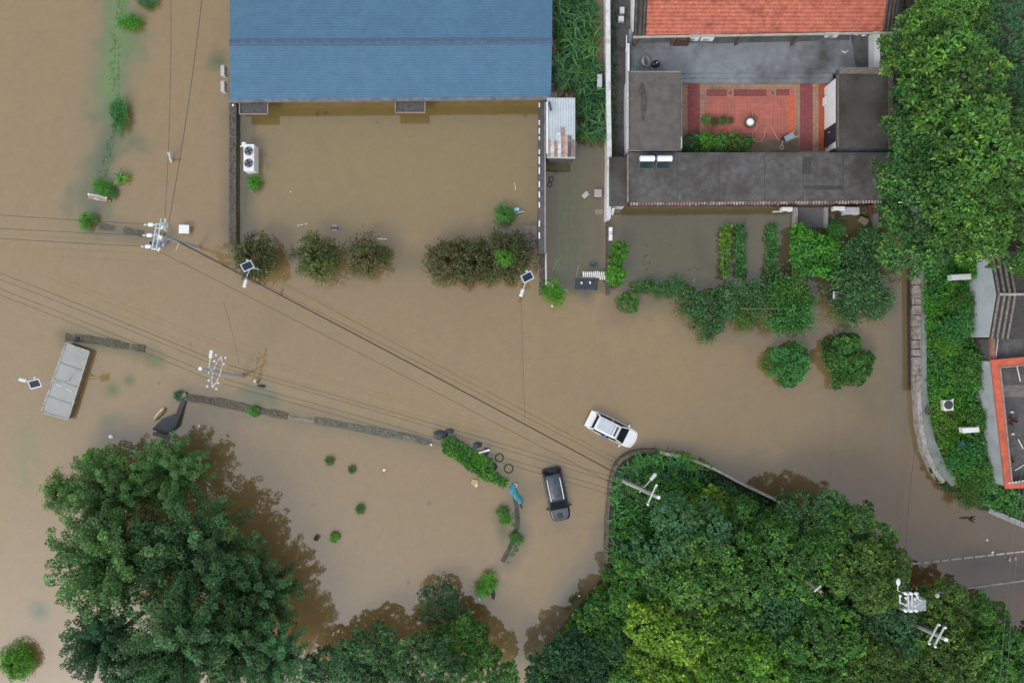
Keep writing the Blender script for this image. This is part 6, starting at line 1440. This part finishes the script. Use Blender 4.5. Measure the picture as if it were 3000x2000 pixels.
# ================================================================ SHRUBS
SG = 'garden shrubs and hedge'
for a in (
    (2308, 1066, 62, 1.5, 'bean', 'smaller of two round trimmed bushes in open water, the western one', 'round bushes in the water', 'dense', 0),
    (2481, 1058, 76, 1.8, 'mid', 'larger of two round trimmed bushes in open water, the eastern one', 'round bushes in the water', 'dense', 0),
    (2252, 1058, 28, .8, 'olive', 'small yellowish bush attached to the west of the smaller round bush', None, 'loose', 0),
    (1837, 889, 34, .9, 'mid', 'small round bush standing alone south of the garden hedge', None, 'bush', 0),
    (2046, 900, 62, 1.7, 'dim', 'dark shrub at the west end of the garden hedge, dipping into the water', SG, 'loose', 0),
    (2080, 950, 52, 1.4, 'dim', 'greyish shrub reaching furthest south from the west of the hedge', SG, 'loose', 0),
    (2140, 870, 58, 1.6, 'dim', 'dark shrub in the hedge south of the yellow green vegetable row', SG, 'loose', 0),
    (2215, 872, 55, 1.6, 'dim', 'dark shrub in the middle of the hedge, north of the straw cane', SG, 'loose', 0),
    (2180, 925, 48, 1.0, 'olive', 'thin olive shrub south of the straw cane', SG, 'loose', 0),
    (2300, 850, 60, 1.8, 'mid', 'green shrub at the east of the hedge below the big vine', SG, 'loose', 0),
    (2315, 930, 66, 1.8, 'bean', 'light green shrub at the east end of the hedge, standing in brown water', SG, 'loose', 0),
    (2345, 880, 45, 1.6, 'mid', 'narrow shrub just west of the square gate pillar', SG, 'loose', 0),
    (1975, 842, 36, .8, 'dim', 'low straggly shrub on the thin western part of the hedge', SG, 'loose', 0),
    (1920, 840, 30, .7, 'dim', 'low shrub on the thin hedge, next to the lone climber', SG, 'loose', 0),
    (1880, 842, 22, .5, 'dim', 'smallest shrub at the far west of the thin hedge', SG, 'loose', 0),
    (2505, 760, 70, 1.6, 'dim', 'dark glossy shrub north of the gate pillar, beside the big vine', SG, 'loose', 0),
    (2510, 840, 85, 2.2, 'dim', 'large dark shrub east of the gate pillar', SG, 'loose', 0),
    (2470, 900, 60, 1.5, 'dim', 'dull shrub south east of the gate pillar', SG, 'loose', 0),
    (2550, 890, 58, 1.6, 'dim', 'greyish shrub at the south east corner of the hedge, by the retaining wall', SG, 'loose', 0),
    (2540, 710, 48, 1.0, 'dim', 'thin shrub inside the low grey garden wall', SG, 'loose', 0),
    (2440, 680, 34, 1.2, 'bean', 'leafy climber on the east kerb of the short path', SG, 'loose', 0),
    (1812, 730, 30, 1.3, 'fresh', 'fresh green climber, upper part, on the garden wall by the lane', 'lane climbers', 'bush', 0),
    (1806, 765, 24, 1.2, 'fresh', 'fresh green climber, middle part, on the garden wall by the lane', 'lane climbers', 'bush', 0),
    (1800, 805, 36, 1.4, 'fresh', 'fresh green climber, lower part, beside the white folding gate', 'lane climbers', 'bush', 0),
    (1620, 858, 40, 1.0, 'fresh', 'bushy green vine at the corner where the balusters end', None, 'loose', 0),
    (745, 534, 27, .6, 'fresh', 'small green tuft below the big twin fan cooling unit', None, 'sparse', 0),
    (1478, 628, 36, .9, 'mid', 'green sapling beside the broken grey pipe in the yard', None, 'sparse', 0),
    (1120, 740, 26, .6, 'fresh', 'fresh green weed on the east side of the sparse brown tree', None, 'bush', 0),
    (1478, 755, 32, 2.9, 'bright', 'bright green weed growing through the eastern brown tree', None, 'sparse', 0),
    (378, 64, 32, .6, 'fresh', 'bright bush on the drowned verge near the top left', 'verge bushes', 'loose', 0),
    (428, 2, 30, .5, 'dim', 'dark bush at the very top of the drowned verge', 'verge bushes', 'loose', 0),
    (350, 332, 47, .9, 'bean', 'tall leaf shaped bush on the drowned verge, largest of the verge bushes', 'verge bushes', 'loose', 0),
    (302, 548, 32, .6, 'fresh', 'bush just north of the pink and white board', 'verge bushes', 'loose', 0),
    (326, 565, 20, .4, 'dim', 'thin low bush east of the pink and white board', 'verge bushes', 'sparse', 0),
    (256, 644, 28, .6, 'fresh', 'lone bush at the south end of the drowned verge, by the three wires', 'verge bushes', 'loose', 0),
    (280, 1345, 40, 1.6, 'fresh', 'bright green bush at the north west edge of the poplars', None, 'bush', 0),
    (50, 1940, 62, 1.4, 'bright', 'bright green bush cut by the bottom left corner', None, 'sparse', 0),
    (741, 1203, 18, .5, 'fresh', 'little green sprout growing on the pond wall', 'pond weeds', 'bush', 0),
    (964, 1350, 16, .35, 'olive', 'small weed in the pond, the northern one', 'pond weeds', 'sparse', 0),
    (1030, 1376, 14, .3, 'olive', 'brownish weed in the pond, east of the northern one', 'pond weeds', 'sparse', 0),
    (1054, 1492, 17, .35, 'mid', 'weed in the centre of the pond', 'pond weeds', 'sparse', 0),
    (981, 1574, 17, .4, 'fresh', 'fresh green weed in the south of the pond', 'pond weeds', 'bush', 0),
    (926, 1576, 10, .3, 'mud', 'tiny brown weed west of the fresh green pond weed', 'pond weeds', 'sparse', 0),
    (1474, 1500, 22, .5, 'mid', 'weed with white flowers beside the curved pond wall, upper part', 'pond weeds', 'sparse', 0),
    (1480, 1525, 18, .4, 'fresh', 'weed beside the curved pond wall, lower part', 'pond weeds', 'loose', 0),
    (1514, 1578, 20, .4, 'mid', 'green tuft on the curved pond wall', 'pond weeds', 'loose', 0),
    (1422, 1718, 36, .8, 'fresh', 'leafy bush standing alone at the pond outlet', None, 'loose', 0),
    (455, 1178, 14, .3, 'dim', 'grey green weed at the corner of the pond wall', 'pond weeds', 'sparse', 0) if False else (522, 1160, 18, .4, 'dim', 'grey green weed at the western corner of the pond wall', 'pond weeds', 'sparse', 0),
    (2020, 422, 34, 1.4, 'deep', 'dark west end of the flower bed in the courtyard', 'courtyard plants', 'bush', .45),
    (2062, 418, 34, 1.5, 'fresh', 'bright green plant in the flower bed of the courtyard', 'courtyard plants', 'bush', .45),
    (2105, 421, 33, 1.4, 'mid', 'green plant in the flower bed, third from the west', 'courtyard plants', 'bush', .45),
    (2150, 424, 32, 1.4, 'olive', 'olive plant in the flower bed, fourth from the west', 'courtyard plants', 'bush', .45),
    (2182, 424, 26, 1.3, 'mid', 'green plant at the east end of the flower bed', 'courtyard plants', 'bush', .45),
    (2068, 352, 16, 1.0, 'mid', 'green potted plant at the west of the short plant row', 'courtyard plants', 'bush', .45),
    (2092, 358, 17, 1.0, 'mud', 'withered brown potted plant in the short plant row', 'courtyard plants', 'sparse', .45),
    (2118, 354, 17, 1.0, 'olive', 'yellowish potted plant in the short plant row', 'courtyard plants', 'sparse', .45),
    (2140, 354, 12, .9, 'mud', 'small brown potted plant at the east end of the short row', 'courtyard plants', 'sparse', .45),
    (1538, 290 + 0, 1, .3, 'mid', None, None, None, 0),
):
    px, py, r, h, col, lab, grp, kind, g = a
    if lab is None: continue
    sq = .55 if h < 1.2 else .9
    if kind == 'dense': sq = .95
    sh = shrub(px, py, r, h, col, lab, group=grp, kind=kind, ground=g, sq=sq, name='potted_plant' if 'potted' in lab else 'shrub', cat='plant' if ('weed' in lab or 'plant' in lab) else 'shrub')

    if 'leaf shaped' in lab:
        for ch in sh.children:
            if ch.name.startswith('crown'): ch.rotation_euler = (0, 0, 0); ch.scale = (ch.scale[0] * .58, ch.scale[1] * 1.3, ch.scale[2] * .8)

# broad leaved ground masses
field('garden_vine', [[(2318, 668), (2345, 655), (2375, 675), (2405, 690), (2455, 700), (2458, 800), (2448, 825), (2420, 812), (2395, 806), (2330, 800), (2316, 760)]], 60, .5, 1.3, .22, .17, ['bean', 'fresh', 'fresh', 'bean'], 201, 7, None, 'big bright green vine sprawling over the trellis south of the short path', 'vine', patch=40)
field('vegetable_row', [[(2113, 660), (2142, 655), (2146, 700), (2136, 730), (2140, 770), (2140, 812), (2112, 815), (2114, 745), (2110, 700)]], 60, .1, .7, .16, .10, ['lime', 'bright', 'olive'], 202, 7, None, 'yellow green vegetable row, westernmost of the three', 'vegetables', patch=30)
field('vegetable_row', [[(2152, 660), (2185, 655), (2186, 730), (2184, 770), (2186, 820), (2160, 812), (2152, 740)]], 60, .1, .7, .16, .10, ['deep', 'mid', 'bean'], 203, 7, None, 'dark green vegetable row, middle of the three', 'vegetables', patch=30)
field('vegetable_row', [[(2246, 658), (2276, 656), (2282, 730), (2276, 760), (2286, 820), (2238, 818), (2248, 760), (2240, 700)]], 60, .1, .7, .15, .09, ['bean', 'mid', 'bean'], 204, 7, None, 'mid green vegetable row, easternmost of the three', 'vegetables', patch=30)
field('overgrown_heap', [[(1292, 1290), (1320, 1276), (1345, 1295), (1400, 1325), (1440, 1350), (1450, 1385), (1490, 1412), (1480, 1428), (1455, 1420), (1420, 1405), (1380, 1380), (1340, 1350), (1300, 1325)]], 110, .0, .6, .16, .09, ['fresh', 'bean', 'bright', 'fresh'], 205, 7, None, 'bright green overgrown heap at the east end of the pond wall', 'weeds', patch=40)
# bank between retaining wall and house
field('grass', [[(2705, 745), (2870, 745), (2866, 900), (2852, 1000), (2872, 1100), (2880, 1200), (2900, 1300), (2912, 1400), (3000, 1500), (2990, 1520), (2900, 1490), (2800, 1420), (2770, 1350), (2728, 1240), (2718, 1140), (2716, 1000), (2706, 900)]], 42, .72, .5, .2, .08, ['bright', 'fresh', 'fresh', 'bean', 'fresh'], 206, 8, patch=110)
field('undergrowth', [[(2735, 950), (2830, 900), (2862, 960), (2860, 1060), (2872, 1100), (2882, 1200), (2905, 1330), (2918, 1430), (2990, 1440), (3010, 1500), (2890, 1480), (2830, 1420), (2800, 1360), (2840, 1280), (2850, 1210), (2830, 1120), (2790, 1060), (2750, 1020)]], 24, .8, 1.1, .26, .17, ['mid', 'bean', 'mid', 'bean', 'olive'], 207, 7, patch=80)
for a in ((2800, 960, 55, 2.2, 'bean', 'pale green shrub on the bank beside the pale gable wall'), (2842, 1080, 56, 2.2, 'mid', 'dark big leaved shrub on the bank west of the side path'), (2775, 1010, 40, 1.8, 'bright', 'yellow green shrub on the bank, north of the white fan box'), (2865, 1225, 45, 2.0, 'mid', 'shrub on the bank just above the long white air conditioner'),
          (2830, 1330, 55, 2.0, 'bean', 'shrub on the bank below the bright blue bag'), (2870, 1390, 55, 2.2, 'mid', 'shrub on the bank at the south west corner of the red terrace'), (2840, 1450, 42, 1.6, 'olive', 'shrub at the foot of the bank where the kerb meets the road'), (2820, 890, 48, 1.9, 'mid', 'shrub on the bank beside the cream stone slabs'), (2835, 780, 40, 2.0, 'fresh', 'shrub at the upper end of the bank behind the long white box')):
    shrub(*a[:5], a[5], group='shrubs on the bank', kind='loose', ground=.7, sq=.8)
# grove tip: undergrowth, reeds
field('undergrowth', [[(1800, 1640), (1800, 1450), (1820, 1390), (1860, 1365), (1930, 1352), (1985, 1364), (2070, 1398), (2140, 1432), (2240, 1485), (2330, 1527), (2440, 1560), (2560, 1630), (2600, 1700), (2660, 1800), (2860, 1820), (3010, 1900), (3010, 2060), (1560, 2060), (1600, 1950), (1680, 1850), (1745, 1760), (1790, 1690)]], 16, .6, 1.0, .3, .15, ['deep', 'mid', 'deep', 'bean', 'mid'], 208, 8, patch=90)
field('weeds', [[(1815, 1600), (1815, 1440), (1850, 1388), (1920, 1370), (1990, 1384), (2090, 1430), (2180, 1480), (2150, 1530), (2080, 1560), (1950, 1500), (1880, 1600)]], 34, .7, 1.0, .26, .09, ['mid', 'bean', 'fresh', 'mid', 'deep', 'olive'], 209, 8, patch=70)
rr = random.Random(11)
edge = [(1796, 1640), (1798, 1530), (1804, 1450), (1816, 1400), (1845, 1362), (1880, 1345), (1930, 1340), (1985, 1350), (2040, 1368)]
pts = []
for (a, b) in zip(edge[:-1], edge[1:]):
    for k in range(9):
        u = rr.random(); pts.append((a[0] + (b[0] - a[0]) * u + rr.uniform(-3, 16), a[1] + (b[1] - a[1]) * u + rr.uniform(-2, 14)))
blades('reeds', pts, .9, .6, ['fresh', 'bean', 'dim', 'bean'], 210, 9, .07, .75)
pts = []
while len(pts) < 210:
    y = rr.uniform(-30, 395); x = rr.uniform(1632, 1768)
    if y < 250 and x > 1742: continue
    if y > 250 and x < 1700: continue
    if y > 250 and x > 1775: continue
    pts.append((x, y))
blades('reeds', pts, 1.9, -.3, ['deep', 'dim', 'deep', 'mid'], 211, 13, .085, .95)
blades('palm_fronds', [(357, 521)] * 3, .5, 0, ['bright', 'bean'], 212, 11, .12, .8, 'pale striped palm like plant standing in the water of the left verge', 'plant', None)
blades('maize_clump', [(1490, 1345)], .1, 0, ['dim'], 213, 2, .04, .3, None, None, 'stuff') if False else None
# shore weeds on kerbs
field('weeds', [[(1940, 1340), (1990, 1350), (2090, 1386), (2150, 1416), (2260, 1470), (2345, 1514), (2335, 1540), (2240, 1500), (2130, 1450), (2060, 1420), (1940, 1375)]], 34, .58, .3, .2, .11, ['dim', 'mid', 'deep', 'bean'], 225, 7, patch=40)
field('weeds', [[(1982, 1335), (2010, 1330), (2050, 1345), (2090, 1365), (2080, 1378), (2030, 1362), (1990, 1350)], [(1770, 1690), (1795, 1640), (1800, 1690), (1740, 1770), (1690, 1840), (1650, 1850), (1700, 1770)]], 30, .5, .6, .2, .12, ['bright', 'lime', 'bean'], 214, 7, patch=40)
field('weeds', [[(2720, 1370), (2760, 1430), (2830, 1470), (2900, 1500), (2850, 1480), (2780, 1400), (2745, 1350)]], 40, .4, .5, .2, .12, ['mid', 'deep', 'olive'], 215, 7, patch=40)
# drowned verge: sparse leaf tips breaking the surface
field('hedge', [[(1840, 826), (1900, 828), (2000, 832), (2050, 850), (2180, 838), (2300, 815), (2370, 840), (2372, 900), (2345, 960), (2290, 960), (2270, 890), (2100, 910), (2080, 965), (2030, 960), (2005, 890), (1960, 858), (1850, 850)]], 26, .15, 1.2, .2, .10, ['dim', 'mid', 'dim', 'bean', 'mid'], 221, 8, None, 'long ragged hedge along the south side of the flooded garden', 'hedge', patch=60)
field('water_weed', [[(335, -20), (372, -20), (366, 60), (345, 120), (338, 80)], [(322, 90), (352, 100), (350, 200), (345, 275), (318, 260)], [(315, 400), (340, 400), (330, 470), (300, 540), (285, 520)]], 20, .03, .04, .14, .035, ['pale', 'pale', 'bean', 'pale'], 216, 5, patch=24)
field('weeds', [[(1496, 1480), (1520, 1480), (1528, 1540), (1522, 1600), (1494, 1650), (1466, 1652), (1490, 1600), (1502, 1540)]], 12, .02, .2, .13, .06, ['dim', 'mid', 'bean'], 222, 6, patch=30)
field('weeds', [[(545, 1158), (640, 1172), (842, 1212), (1065, 1250), (1265, 1290), (1262, 1302), (1060, 1264), (840, 1226), (640, 1186), (545, 1170)]], 5, .05, .14, .12, .05, ['dim', 'olive', 'bean'], 223, 5, patch=30)
field('weeds', [[(1793, -30), (1808, -30), (1809, 455), (1794, 455)]], 22, .3, .35, .14, .07, ['dim', 'deep', 'olive'], 224, 6, patch=30)
field('water_weed', [[(2005, 745), (2040, 745), (2050, 790), (2010, 800)], [(1880, 700), (1910, 700), (1905, 790), (1885, 790)], [(1955, 715), (1972, 715), (1970, 735), (1955, 735)]], 5, .0, .06, .16, .05, ['dim', 'olive'], 217, 4, patch=40)
